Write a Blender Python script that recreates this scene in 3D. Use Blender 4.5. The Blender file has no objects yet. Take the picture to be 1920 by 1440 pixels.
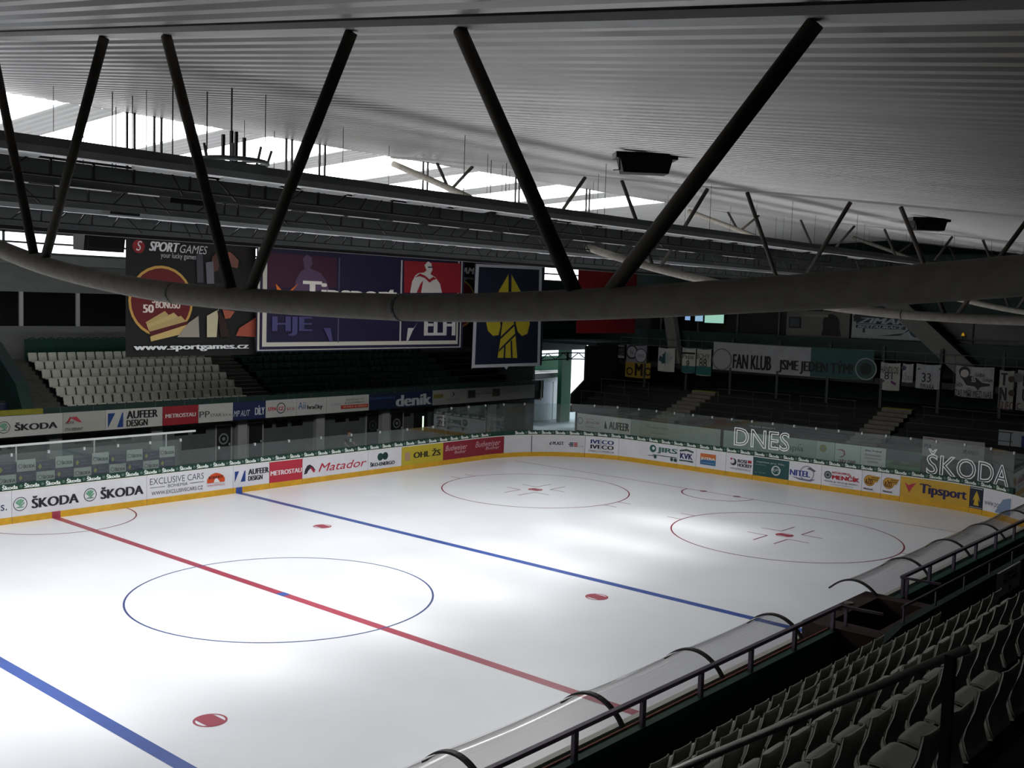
import bpy, math, random
from mathutils import Vector, Matrix
random.seed(7)
sc = bpy.context.scene
COL = sc.collection
PI = math.pi

# ---------------------------------------------------------------- camera, sky, sun, exposure
CAM = Vector((-19.23, -25.753, 9.0952))
yaw, pitch, roll, FPX = 0.7168, -0.0779, 0.0306, 1969.2
fwd = Vector((math.cos(yaw) * math.cos(pitch), math.sin(yaw) * math.cos(pitch), math.sin(pitch)))
rgt = fwd.cross(Vector((0, 0, 1))).normalized()
upv = rgt.cross(fwd)
r2 = math.cos(roll) * rgt + math.sin(roll) * upv
u2 = -math.sin(roll) * rgt + math.cos(roll) * upv
cam_d = bpy.data.cameras.new('camera')
cam_d.sensor_width = 36.0
cam_d.lens = 36.0 * FPX / 1920.0
cam_d.clip_start, cam_d.clip_end = 0.05, 400
cam = bpy.data.objects.new('camera', cam_d)
COL.objects.link(cam)
M = Matrix((r2, u2, -fwd)).transposed().to_4x4()
M.translation = CAM
cam.matrix_world = M
sc.camera = cam

W = bpy.data.worlds.new('overcast_sky')
sc.world = W
W.use_nodes = True
W.node_tree.nodes['Background'].inputs[0].default_value = (0.86, 0.93, 1.0, 1)
W.node_tree.nodes['Background'].inputs[1].default_value = 1.6

sun_d = bpy.data.lights.new('sun', 'SUN')
sun_d.energy = 2.5
sun_d.angle = math.radians(13)
sun_d.color = (1.0, 0.97, 0.92)
sun = bpy.data.objects.new('sun', sun_d)
COL.objects.link(sun)
sun.rotation_euler = Vector((-0.04, -0.42, -1.0)).to_track_quat('-Z', 'Y').to_euler()

# wide glow of the bright sky round the sun, scattered by the roof panes
glow_d = bpy.data.lights.new('sky_glow', 'SUN')
glow_d.energy = 3.2
glow_d.angle = math.radians(95)
glow = bpy.data.objects.new('sky_glow', glow_d)
COL.objects.link(glow)
glow.rotation_euler = Vector((-0.06, -0.55, -1.0)).to_track_quat('-Z', 'Y').to_euler()

SKYLIGHT_EMIT = 8.0       # diffuse glow of the translucent roof panes
sc.view_settings.view_transform = 'Standard'
sc.view_settings.look = 'None'
sc.view_settings.exposure = -0.1
sc.view_settings.gamma = 1.0
sc.view_settings.use_curve_mapping = False
sc.cycles.use_denoising = True
sc.cycles.max_bounces = 10
sc.cycles.diffuse_bounces = 5
sc.cycles.transparent_max_bounces = 24
sc.cycles.caustics_reflective = False
sc.cycles.caustics_refractive = False
sc.cycles.sample_clamp_indirect = 4.0

# ---------------------------------------------------------------- helpers
def lin(h):
    def f(c):
        c /= 255.0
        return c / 12.92 if c <= 0.04045 else ((c + 0.055) / 1.055) ** 2.4
    return (f(int(h[0:2], 16)), f(int(h[2:4], 16)), f(int(h[4:6], 16)), 1.0)

_mats = {}
def mat(name, h, rough=0.6, metal=0.0, var=0.0, vs=4.0, stretch=(1, 1, 1), spec=0.4, bump=0.0):
    if name in _mats:
        return _mats[name]
    m = bpy.data.materials.new(name)
    m.use_nodes = True
    nt = m.node_tree
    b = nt.nodes['Principled BSDF']
    b.inputs['Roughness'].default_value = rough
    b.inputs['Metallic'].default_value = metal
    b.inputs['Specular IOR Level'].default_value = spec
    c = lin(h)
    b.inputs['Base Color'].default_value = c
    if var > 0 or bump > 0:
        tc = nt.nodes.new('ShaderNodeTexCoord')
        mp = nt.nodes.new('ShaderNodeMapping')
        mp.inputs['Scale'].default_value = stretch
        nz = nt.nodes.new('ShaderNodeTexNoise')
        nz.inputs['Scale'].default_value = vs
        nz.inputs['Detail'].default_value = 5
        nt.links.new(tc.outputs['Object'], mp.inputs['Vector'])
        nt.links.new(mp.outputs['Vector'], nz.inputs['Vector'])
        if var > 0:
            rp = nt.nodes.new('ShaderNodeValToRGB')
            rp.color_ramp.elements[0].position = 0.3
            rp.color_ramp.elements[1].position = 0.7
            rp.color_ramp.elements[0].color = tuple(x * (1 - var) for x in c[:3]) + (1,)
            rp.color_ramp.elements[1].color = tuple(min(1, x * (1 + var)) for x in c[:3]) + (1,)
            nt.links.new(nz.outputs['Fac'], rp.inputs['Fac'])
            nt.links.new(rp.outputs['Color'], b.inputs['Base Color'])
        if bump > 0:
            bp_ = nt.nodes.new('ShaderNodeBump')
            bp_.inputs['Strength'].default_value = bump
            bp_.inputs['Distance'].default_value = 0.02
            nt.links.new(nz.outputs['Fac'], bp_.inputs['Height'])
            nt.links.new(bp_.outputs['Normal'], b.inputs['Normal'])
    _mats[name] = m
    return m

def ink(h):
    return mat('print_' + h, h, 0.55, spec=0.3)

def emit(name, h, s, through=0.0):
    if name in _mats:
        return _mats[name]
    m = bpy.data.materials.new(name)
    m.use_nodes = True
    nt = m.node_tree
    nt.nodes.remove(nt.nodes['Principled BSDF'])
    e = nt.nodes.new('ShaderNodeEmission')
    e.inputs[0].default_value = lin(h)
    e.inputs[1].default_value = s
    out = nt.nodes['Material Output']
    if through > 0:
        t = nt.nodes.new('ShaderNodeBsdfTransparent')
        t.inputs[0].default_value = (through, through, through, 1)
        a = nt.nodes.new('ShaderNodeAddShader')
        nt.links.new(e.outputs[0], a.inputs[0])
        nt.links.new(t.outputs[0], a.inputs[1])
        nt.links.new(a.outputs[0], out.inputs[0])
    else:
        nt.links.new(e.outputs[0], out.inputs[0])
    _mats[name] = m
    return m

def glass(name, tint, haze, hazecol, gloss, rough=0.05):
    if name in _mats:
        return _mats[name]
    m = bpy.data.materials.new(name)
    m.use_nodes = True
    nt = m.node_tree
    nt.nodes.remove(nt.nodes['Principled BSDF'])
    out = nt.nodes['Material Output']
    t = nt.nodes.new('ShaderNodeBsdfTransparent')
    t.inputs[0].default_value = tint + (1,)
    d = nt.nodes.new('ShaderNodeBsdfDiffuse')
    d.inputs[0].default_value = hazecol + (1,)
    g = nt.nodes.new('ShaderNodeBsdfGlossy')
    g.inputs['Roughness'].default_value = rough
    fr = nt.nodes.new('ShaderNodeFresnel')
    fr.inputs[0].default_value = 1.45
    mu = nt.nodes.new('ShaderNodeMath')
    mu.operation = 'MULTIPLY'
    mu.inputs[1].default_value = gloss
    nt.links.new(fr.outputs[0], mu.inputs[0])
    m1 = nt.nodes.new('ShaderNodeMixShader')
    m1.inputs[0].default_value = haze
    m2 = nt.nodes.new('ShaderNodeMixShader')
    nt.links.new(t.outputs[0], m1.inputs[1])
    nt.links.new(d.outputs[0], m1.inputs[2])
    nt.links.new(mu.outputs[0], m2.inputs[0])
    nt.links.new(m1.outputs[0], m2.inputs[1])
    nt.links.new(g.outputs[0], m2.inputs[2])
    nt.links.new(m2.outputs[0], out.inputs[0])
    _mats[name] = m
    return m

ROOT = {}
def tag(o, label=None, cat=None, group=None, kind=None):
    if label: o['label'] = label
    if cat: o['category'] = cat
    if group: o['group'] = group
    if kind: o['kind'] = kind
    return o

def thing(name, label, cat, loc=(0, 0, 0), group=None):
    o = bpy.data.objects.new(name, None)
    o.empty_display_size = 0.2
    COL.objects.link(o)
    o.location = loc
    ROOT[o.name] = Vector(loc)
    return tag(o, label, cat, group)

class MB:
    def __init__(s):
        s.v, s.f, s.mi = [], [], []
    def add(s, vs, fs, m=0):
        n = len(s.v)
        s.v += [tuple(p) for p in vs]
        s.f += [tuple(i + n for i in f) for f in fs]
        s.mi += [m] * len(fs)
        return s
    def box(s, x0, x1, y0, y1, z0, z1, m=0):
        return s.add([(x0, y0, z0), (x1, y0, z0), (x1, y1, z0), (x0, y1, z0), (x0, y0, z1), (x1, y0, z1), (x1, y1, z1), (x0, y1, z1)],
                     [(0, 3, 2, 1), (4, 5, 6, 7), (0, 1, 5, 4), (1, 2, 6, 5), (2, 3, 7, 6), (3, 0, 4, 7)], m)
    def bar(s, a, b, w, h, m=0, up=(0, 0, 1)):
        a, b = Vector(a), Vector(b)
        d = (b - a).normalized()
        u = Vector(up)
        if abs(d.dot(u)) > 0.98: u = Vector((1, 0, 0))
        r = d.cross(u).normalized() * w / 2
        u = r.cross(d).normalized() * h / 2
        vs = [a - r - u, a + r - u, a + r + u, a - r + u, b - r - u, b + r - u, b + r + u, b - r + u]
        return s.add(vs, [(0, 1, 2, 3), (7, 6, 5, 4), (0, 4, 5, 1), (1, 5, 6, 2), (2, 6, 7, 3), (3, 7, 4, 0)], m)
    def tube(s, pts, r, n=10, m=0, caps=True, r1=None):
        pts = [Vector(p) for p in pts]
        vs, fs = [], []
        prev = None
        for i, p in enumerate(pts):
            d = (pts[min(i + 1, len(pts) - 1)] - pts[max(i - 1, 0)]).normalized()
            if prev is None:
                u = Vector((0, 0, 1)) if abs(d.z) < 0.9 else Vector((1, 0, 0))
                a = d.cross(u).normalized()
            else:
                a = (prev - d * prev.dot(d)).normalized()
            prev = a
            b = d.cross(a)
            rr = r if r1 is None else r + (r1 - r) * i / (len(pts) - 1)
            for k in range(n):
                t = 2 * PI * k / n
                vs.append(p + (a * math.cos(t) + b * math.sin(t)) * rr)
        for i in range(len(pts) - 1):
            for k in range(n):
                k2 = (k + 1) % n
                fs.append((i * n + k, i * n + k2, (i + 1) * n + k2, (i + 1) * n + k))
        if caps:
            fs.append(tuple(reversed(range(n))))
            fs.append(tuple(range((len(pts) - 1) * n, len(pts) * n)))
        return s.add(vs, fs, m)
    def prism(s, poly, a, b, axis='x', m=0):
        # poly in the two other axes, extruded from a to b
        def P(t, q):
            return {'x': (t, q[0], q[1]), 'y': (q[0], t, q[1]), 'z': (q[0], q[1], t)}[axis]
        n = len(poly)
        vs = [P(a, q) for q in poly] + [P(b, q) for q in poly]
        fs = [tuple(range(n)), tuple(reversed(range(n, 2 * n)))] + [(i, i + n, (i + 1) % n + n, (i + 1) % n) for i in range(n)]
        return s.add(vs, fs, m)
    def build(s, name, mats, parent=None, smooth=False, kind=None):
        if not isinstance(mats, (list, tuple)): mats = [mats]
        off = Vector((0, 0, 0))
        if parent is not None:
            p = parent
            while p.parent is not None: p = p.parent
            off = ROOT.get(p.name, Vector((0, 0, 0)))
        me = bpy.data.meshes.new(name)
        me.from_pydata([(p[0] - off[0], p[1] - off[1], p[2] - off[2]) for p in s.v], [], s.f)
        for m in mats: me.materials.append(m)
        if len(mats) > 1: me.polygons.foreach_set('material_index', s.mi)
        if smooth: me.polygons.foreach_set('use_smooth', [True] * len(me.polygons))
        me.update()
        o = bpy.data.objects.new(name, me)
        COL.objects.link(o)
        if parent is not None: o.parent = parent
        if kind: o['kind'] = kind
        return o

def struct(name, mb, m, smooth=False):
    return mb.build(name, m, None, smooth, 'structure')

def dup(root, loc, label=None, group=None):
    r = root.copy()
    COL.objects.link(r)
    r.location = loc
    ROOT[r.name] = Vector(loc)
    if label: r['label'] = label
    if group: r['group'] = group
    for ch in list(root.children):
        c = ch.copy()
        COL.objects.link(c)
        c.parent = r
        for g in list(ch.children):
            d = g.copy()
            COL.objects.link(d)
            d.parent = c
    return r

# lettering: every word is a flat outline, fitted into its box on the surface it is printed on
_txt = {}
def text_geo(body, style=0, outline=0.0):
    key = (body, style, outline)
    if key in _txt: return _txt[key]
    cu = bpy.data.curves.new('lettering', 'FONT')
    cu.body = body
    cu.resolution_u = 3
    if style in (2, 3): cu.shear = 0.3
    if outline:
        cu.fill_mode = 'NONE'
        cu.bevel_depth = outline
        cu.bevel_resolution = 0
    ob = bpy.data.objects.new('lettering', cu)
    COL.objects.link(ob)
    dg = bpy.context.evaluated_depsgraph_get()
    me = bpy.data.meshes.new_from_object(ob.evaluated_get(dg))
    vs = [tuple(v.co) for v in me.vertices]
    fs = [tuple(p.vertices) for p in me.polygons]
    bpy.data.objects.remove(ob)
    bpy.data.curves.remove(cu)
    bpy.data.meshes.remove(me)
    xs = [v[0] for v in vs] or [0, 1]
    ys = [v[1] for v in vs] or [0, 1]
    x0, x1, y0, y1 = min(xs), max(xs), min(ys), max(ys)
    vs = [((v[0] - x0) / (x1 - x0 + 1e-9), (v[1] - y0) / (y1 - y0 + 1e-9), v[2]) for v in vs]
    if style in (1, 3) and not outline:          # heavier strokes: the outline laid over itself, slightly shifted
        n, d = len(vs), .05 / max(x1 - x0, .3)
        fs = fs + [tuple(i + n * k for i in f) for k in (1, 2) for f in fs]
        vs = [((v[0] + d * k) / (1 + 2 * d), v[1], v[2] + 1e-4 * k) for k in (0, 1, 2) for v in vs]
    _txt[key] = (vs, fs)
    return _txt[key]

def put_text(mb, fn, it, w, m):
    body, u0, u1, v0, v1 = it[1:6]
    style = it[7] if len(it) > 7 else 0
    vs, fs = text_geo(body, style)
    mb.add([fn(u0 + (u1 - u0) * v[0], v0 + (v1 - v0) * v[1], w + v[2] * 4) for v in vs], fs, m)

def put_shape(mb, fn, it, w, ms, getm, sgn=1):
    k = it[0]
    if k == 'r':
        u0, u1, v0, v1, c = it[1:6]
        n = max(1, int(abs(u1 - u0) / 0.35))
        vs, fs = [], []
        for i in range(n + 1):
            u = u0 + (u1 - u0) * i / n
            vs += [fn(u, v0, w), fn(u, v1, w)]
        for i in range(n): fs.append((2 * i, 2 * i + 2, 2 * i + 3, 2 * i + 1))
        mb.add(vs, fs, getm(c))
    elif k == 'p':
        mb.add([fn(p[0], p[1], w) for p in it[1]], [tuple(range(len(it[1])))], getm(it[2]))
    elif k == 'c':
        u, v, r, c = it[1:5]
        n = 28
        mb.add([fn(u + r * math.cos(2 * PI * i / n), v + r * math.sin(2 * PI * i / n), w) for i in range(n)], [tuple(range(n))], getm(c))
    elif k == 'ring':
        u, v, r, q, c = it[1:6]
        n = 28
        vs = []
        for i in range(n):
            a = 2 * PI * i / n
            vs += [fn(u + r * math.cos(a), v + r * math.sin(a), w), fn(u + q * math.cos(a), v + q * math.sin(a), w)]
        mb.add(vs, [(2 * i, 2 * ((i + 1) % n), 2 * ((i + 1) % n) + 1, 2 * i + 1) for i in range(n)], getm(c))
    elif k == 'em':                       # round emblem: ring, green disc and winged arrow
        u, v, r = it[1:4]
        put_shape(mb, fn, ('ring', u, v, r, r * 0.9, '2a2a30'), w, ms, getm)
        q = 0.72 * r
        pl = [(-.9, -.75), (-.5, -.55), (.9, -.6), (.5, -.75)]
        put_shape(mb, fn, ('p', [(u + a * q * sgn, v + b * q) for a, b in pl], '3d7a58'), w, ms, getm)
        for j in range(4):
            a0, a1 = math.radians(40 + j * 32), math.radians(66 + j * 32)
            pl = [(-.1, -.4), (math.cos(a0), math.sin(a0)), (math.cos(a1), math.sin(a1))]
            put_shape(mb, fn, ('p', [(u + a * q * sgn, v + b * q) for a, b in pl], '5c9a78'), w + .002, ms, getm)
        pl = [(-.15, -.5), (.75, .3), (.9, .15), (.2, -.5)]
        put_shape(mb, fn, ('p', [(u + a * q * sgn, v + b * q) for a, b in pl], '4a8a68'), w + .004, ms, getm)

def decals(items, fn, parent, w0=0.006, dw=0.004, sgn=1, names=('lettering', 'emblem')):
    for which, nm in ((0, names[0]), (1, names[1])):
        mb, ms, idx = MB(), [], {}
        def getm(c):
            if c not in idx:
                idx[c] = len(ms)
                ms.append(ink(c))
            return idx[c]
        for i, it in enumerate(items):
            istext = it[0] == 't'
            if istext == (which == 0):
                w = w0 + dw * i
                if istext: put_text(mb, fn, it, w, getm(it[6]))
                else: put_shape(mb, fn, it, w, ms, getm, sgn)
        if mb.f: mb.build(nm, ms, parent)

def inview(p, margin=250):
    d = Vector(p) - CAM
    w = d.dot(fwd)
    if w < 0.3: return False
    x, y = 960 + FPX * d.dot(r2) / w, 720 - FPX * d.dot(u2) / w
    return -margin < x < 1920 + margin and -margin < y < 1440 + margin
BOARDS=[(-4.267,-1.73,'d4d4da','white dasher board section at the left edge with the end of navy lettering',[('t','a.s.',-2.447,-1.911,0.55,0.78,'1d2350')]),(-1.73,3.908,'d4d4da','white board section with two round green bird emblems each beside dark lettering',[('em',-1.406,0.73,0.27),('t','ŠKODA',-0.974,0.937,0.5,0.98,'26262e',1),('em',1.408,0.76,0.27),('t','ŠKODA',1.84,3.76,0.52,1.0,'26262e',1)]),(3.908,8.184,'d4d4da','white board section with thin grey lettering and an orange domed logo',[('t','EXCLUSIVE CARS',4.056,6.665,0.85,1.13,'55555e'),('t','BOHEMIA',4.909,5.866,0.66,0.8,'55555e'),('r',4.056,4.757,0.72,0.74,'55555e'),('r',5.972,6.665,0.72,0.74,'55555e'),('t','WWW.EXCLUSIVECARS.CZ',4.13,6.611,0.4,0.56,'55555e'),('p',[(6.827,0.62),(6.827,0.78),(6.908,0.9),(7.045,1.0),(7.264,1.06),(7.484,1.0),(7.651,0.9),(7.735,0.78),(7.735,0.62)],'c4491e'),('t','KOHOUT',6.908,7.651,0.8,0.92,'2a1712',1),('p',[(7.154,0.62),(7.209,0.78),(7.319,0.82),(7.457,0.66),(7.457,0.62)],'d8d8d8'),('t','www.kohut.cz',6.827,7.735,0.48,0.57,'b5202e')]),(8.184,10.169,'d4d4da','white board section beside the blue line with a blue slashed square logo',[('p',[(8.269,0.5),(8.269,1.0),(8.497,1.0)],'243c80'),('p',[(8.583,0.5),(8.784,1.0),(8.842,1.0),(8.842,0.5)],'243c80'),('t','AUFEER',8.987,10.138,0.78,1.04,'202026',1),('t','DESIGN',8.987,9.78,0.5,0.72,'202026',1)]),(10.169,12.089,'b02a3c','plain red board section with white angular lettering, left of the arched logo',[('t','METROSTAU',10.229,12.057,0.6,0.82,'d8d0d4',1)]),(12.089,16.252,'d4d4da','white board section with a black and red arched logo and red slanted lettering',[('p',[(12.185,0.45),(12.249,0.7),(12.377,0.88),(12.538,0.92),(12.733,0.8),(12.895,0.6),(12.7,0.62),(12.571,0.72),(12.441,0.62),(12.377,0.5)],'2a2a32'),('p',[(12.538,0.76),(12.668,0.78),(12.863,0.55),(12.765,0.5),(12.635,0.66)],'a8283a'),('t','Matador',13.059,16.144,0.5,0.9,'b01f36',2)]),(16.252,18.59,'d4d4da','white board section with a dark green rounded emblem over black lettering',[('c',17.088,0.88,0.2,'22423f'),('c',17.421,0.9,0.2,'1c3836'),('t','ŠKO-ENERGO',16.396,18.095,0.42,0.65,'1e2228',1)]),(18.59,21.704,'b7a52c','yellow board section with heavy dark lettering',[('r',18.82,19.208,0.5,0.95,'a98a70'),('t','OHL ŽS',19.442,21.496,0.58,0.98,'262622',1)]),(21.704,26.568,'86202f','long maroon board section with two white script words',[('t','Budweiser',21.871,23.623,0.75,1.05,'cfa9ae',2),('t','Budvar',22.588,23.535,0.55,0.72,'cfa9ae',2),('t','Budweiser',24.284,26.299,0.75,1.08,'cfa9ae',2),('t','Budvar',25.136,26.26,0.55,0.74,'cfa9ae',2)]),(26.568,28.409,'c9c9cc','blank white board gate with a dark seam, right of the maroon section',[('r',28.376,28.423,0.02,1.25,'3a3a3c')]),(28.409,31.632,'c9c9cc','white board section in the curve with small black lettering and a red striped mark',[('t','d PLAST',29.493,30.359,0.68,0.88,'24242a',1),('r',30.709,30.931,0.8,0.86,'24304a'),('r',30.963,31.185,0.8,0.86,'a8303c'),('r',30.645,30.931,0.71,0.77,'24304a'),('r',30.963,31.185,0.71,0.77,'a8303c'),('r',30.709,30.931,0.62,0.68,'24304a'),('r',30.963,31.185,0.62,0.68,'a8303c'),('t','eltodo',31.249,31.536,0.62,0.7,'8a8a92')]),(31.632,33.7,'d4d4da','white board section with the same word in blue above and black below',[('t','IVECO',31.952,33.394,0.86,1.1,'27336e',1),('t','IVECO',31.952,33.394,0.56,0.8,'222226',1),('t','FABIO COMERCIA',31.856,33.428,0.36,0.47,'3a3a40')]),(33.7,37.669,'d4d4da','white board section with a dark green wheel emblem over a trailer outline',[('c',36.019,0.95,0.22,'2c5a4a'),('c',36.056,0.97,0.09,'d4d4da'),('t','JIRS',36.31,37.669,0.72,1.08,'3c6658',1),('r',36.019,37.599,0.58,0.62,'2c4a44'),('r',35.726,36.092,0.52,0.55,'2c4a44'),('c',36.201,0.5,0.1,'2c4a44'),('c',37.316,0.47,0.1,'2c4a44'),('c',37.563,0.46,0.1,'2c4a44')]),(37.669,38.886,'d4d4da','white board section with dark blue letters under a grey roof line',[('p',[(37.81,0.98),(37.81,1.08),(38.264,1.18),(38.714,1.08),(38.714,0.98),(38.264,1.06)],'3d5048'),('t','KVK',37.845,38.679,0.6,0.92,'26265a',1),('p',[(37.81,0.46),(37.81,0.54),(38.714,0.54),(38.714,0.44),(38.264,0.47)],'3d5048')]),(38.886,40.765,'d4d4da','white board section with an orange and blue square sticker',[('r',39.159,40.137,0.76,1.06,'bd6a35'),('r',39.159,40.137,0.44,0.76,'35658f'),('t','JIZERA',39.193,40.103,0.68,0.86,'d9d4cc',1),('t','cestovni kancelar',39.227,40.07,0.52,0.6,'8fb0c8')]),(40.765,42.41,'d4d4da','white board section with a round skater mark and two lines of black lettering',[('c',41.223,0.82,0.19,'33333c'),('c',41.158,0.86,0.13,'d0c8cc'),('c',41.093,0.98,0.06,'b03040'),('t','ROSI',41.483,42.029,0.82,1.0,'28282e',1),('r',42.092,42.315,0.86,1.0,'a62c36'),('t','HOCKEY',41.483,42.347,0.6,0.78,'28282e',1),('t','WWW.ROSIHOCKEY.CZ',41.06,42.283,0.42,0.52,'6a6a72')]),(42.41,44.479,'22494c','dark teal board section with an oval outlined logo',[('t','nejvíme pro Vás..',42.599,44.267,0.95,1.07,'b8c4c4',2),('t','stavební firma',42.536,43.163,0.84,0.9,'8aa0a0'),('ring',43.749,0.66,0.26,0.2,'c4cccc'),('t','RPS',43.503,44.024,0.58,0.76,'c4cccc',2),('t','tel. 326 000',42.536,43.163,0.42,0.47,'8aa0a0')]),(44.479,46.277,'d4d4da','white board section with blue lettering inside a grey swirl',[('ring',45.491,0.74,0.4,0.34,'8d8d99'),('p',[(45.461,0.98),(45.667,1.08),(45.988,0.92),(45.871,0.86),(45.667,0.94)],'5a5c66'),('t','NITEL',44.539,45.667,0.55,0.85,'2c3d86',1),('p',[(44.629,0.5),(45.107,0.36),(45.696,0.34),(45.988,0.5),(45.579,0.43),(45.107,0.46)],'6b6c88')]),(46.277,48.413,'d4d4da','white board section with bold red lettering beside a dark round emblem',[('c',46.622,0.82,0.2,'3a3e42'),('c',46.622,0.82,0.14,'8c9298'),('c',46.622,0.82,0.08,'3a3e42'),('t','AUTOKOMPLEX',46.822,47.806,0.93,1.03,'b04048',1),('t','MENČÍK',46.85,48.303,0.64,0.93,'a81c30',1),('t','PRODEJ @ SERVIS @ LEASING',46.45,48.221,0.45,0.55,'3a3a42'),('t','www.autokomplex.cz',46.736,47.972,0.33,0.41,'8a8a90')]),(48.413,49.386,'d4d4da','white board section with a golden winged wheel, left one of two',[('c',48.794,0.82,0.28,'8f6a1e'),('c',48.794,0.82,0.24,'c79a3a'),('p',[(48.794,1.1),(49.332,1.06),(49.172,0.78),(48.902,0.74)],'b58b30'),('r',48.902,49.252,0.98,1.01,'3a2c18'),('r',48.902,49.225,0.88,0.91,'3a2c18'),('t','AŽD',48.577,48.956,0.64,0.98,'5a2c1c',1),('t','PRAHA',48.522,49.01,0.36,0.44,'4a3a50',1)]),(49.386,50.336,'d4d4da','white board section with a golden winged wheel, right one of two',[('c',49.758,0.82,0.28,'8f6a1e'),('c',49.758,0.82,0.24,'c79a3a'),('p',[(49.758,1.1),(50.284,1.06),(50.127,0.78),(49.864,0.74)],'b58b30'),('r',49.864,50.205,0.98,1.01,'3a2c18'),('r',49.864,50.179,0.88,0.91,'3a2c18'),('t','AŽD',49.546,49.916,0.64,0.98,'5a2c1c',1),('t','PRAHA',49.493,49.969,0.36,0.44,'4a3a50',1)]),(50.336,53.68,'c29a2e','yellow board section with a red arrow and big navy lettering',[('p',[(50.518,1.0),(50.725,0.86),(50.879,0.94),(51.11,1.02),(50.879,0.72),(50.776,0.5)],'b03a4c'),('t','Tipsport',51.263,53.545,0.42,1.02,'2b2550',1)]),(53.68,54.379,'1a2138','navy board section with a yellow spearhead emblem',[('r',53.721,54.336,0.3,0.32,'c8c8cc'),('r',53.721,54.336,1.17,1.2,'c8c8cc'),('p',[(53.845,0.6),(53.927,0.85),(54.039,1.08),(54.151,0.85),(54.236,0.6),(54.123,0.7),(54.179,0.4),(53.9,0.4),(53.955,0.7)],'c0a030')]),(54.379,56.092,'d4d4da','white board section in the far right curve with navy web lettering',[('t','www.posta.cz',54.466,55.778,0.45,0.75,'3a4064'),('p',[(55.065,0.3),(55.51,0.95),(56.021,1.1),(56.021,0.3)],'7488a4')])]
FASCIA=[(-1.96,3.51,'b9b8b4','white advertising panel on the far stand front with a round bird emblem',[('em',0.84,2.87,0.27),('t','ŠKODA',1.3,3.26,2.68,3.05,'26262e',1),('t','ŠKODA',-1.54,0.22,2.68,3.05,'26262e',1)]),(3.51,5.59,'a8a7a0','off-white advertising panel with a red roof drawing',[('p',[(3.66,2.88),(3.84,3.16),(3.92,3.12),(3.79,2.9)],'a03038'),('p',[(3.84,3.12),(4.15,3.16),(4.43,2.86),(4.22,2.9)],'a84048'),('t','HOFA',3.61,4.02,2.82,2.95,'26262e',2),('t','STAVEBNINY',3.59,4.48,2.5,2.64,'26262e',2)]),(5.59,8.58,'b9b8b4','white advertising panel with a blue slashed square and large black lettering',[('p',[(5.7,2.5),(5.7,3.2),(6.07,3.2)],'26407c'),('p',[(6.16,2.5),(6.43,3.2),(6.48,3.2),(6.48,2.5)],'26407c'),('t','AUFEER',6.65,8.32,2.88,3.26,'1c1c20',1),('t','DESIGN',6.65,7.77,2.5,2.82,'1c1c20',1)]),(8.58,10.6,'93222c','red advertising panel on the stand front with white angular lettering',[('t','METROSTAU',8.73,10.45,2.78,2.98,'d0c8c8',1)]),(10.6,12.67,'b9b8b4','white advertising panel with black typewriter lettering',[('t','PP',10.66,11.26,2.68,3.0,'26262e'),('t','STAR s.r.o.',11.29,12.61,2.68,2.84,'4a4a4e')]),(12.67,14.73,'1e2850','navy advertising panel with hand-drawn white lettering',[('t','MP AUT',12.7,13.73,2.6,2.92,'c8ccd4',2),('t','DÍLY',14.04,14.66,2.62,3.12,'c8ccd4',1)]),(14.73,16.79,'b9b8b4','white advertising panel with red lettering ringed by a dark arrow',[('t','STPA',14.87,15.43,2.78,2.98,'b5202e',1),('ring',15.74,2.9,0.3,0.25,'33333c'),('t','CZ',15.57,15.92,2.78,2.98,'b5202e',1),('t','s.r.o.',16.14,16.68,2.76,2.9,'b5202e')]),(16.79,18.89,'b9b8b4','white advertising panel with blue figures before dark lettering',[('t','Aíí',16.9,17.45,2.76,3.16,'3a628c'),('t','hračky',17.53,18.62,2.66,2.98,'2c2c38',1)]),(18.89,22.1,'b9b8b4','white advertising panel with two grey lines over a red stripe',[('t','CZ PLAST',19.2,19.91,2.85,2.95,'6c88a8'),('t','ZÁMEČNICTVÍ',20.31,21.69,3.06,3.2,'50505a'),('t','A KLEMPÍŘSTVÍ',20.23,21.77,2.88,3.02,'50505a'),('r',19.95,22.02,2.6,2.82,'a8402e'),('t','SKRBEK & VERDA',20.11,21.93,2.66,2.77,'cf9080',1)]),(22.1,27.38,'16223e','dark blue advertising panel with large pale newspaper lettering',[('t','boleslavský',22.18,24.2,2.98,3.2,'44608a'),('t','deník',24.24,27.29,2.5,3.2,'b0b4b8',1)]),(27.38,37.46,'8c8c88','pale grey advertising panels at the far right end of the stand front',[('r',27.48,28.33,2.84,3.12,'7c7440'),('t','PROFI',27.52,28.29,2.9,3.04,'4c4820'),('p',[(29.11,3.26),(29.41,3.05),(29.11,2.84),(29.26,3.05)],'2c2c30'),('t','DRAGON',28.67,29.8,2.62,2.74,'5a5a5c'),('r',30.61,31.32,2.72,3.22,'2a2a2c'),('t','DEJ SI S NÁMI',31.37,32.94,2.88,3.05,'2e2e30'),('r',33.0,33.75,2.72,3.22,'3a3628'),('t','stavební firma',34.18,35.85,2.9,3.04,'6a7078')])]
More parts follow.
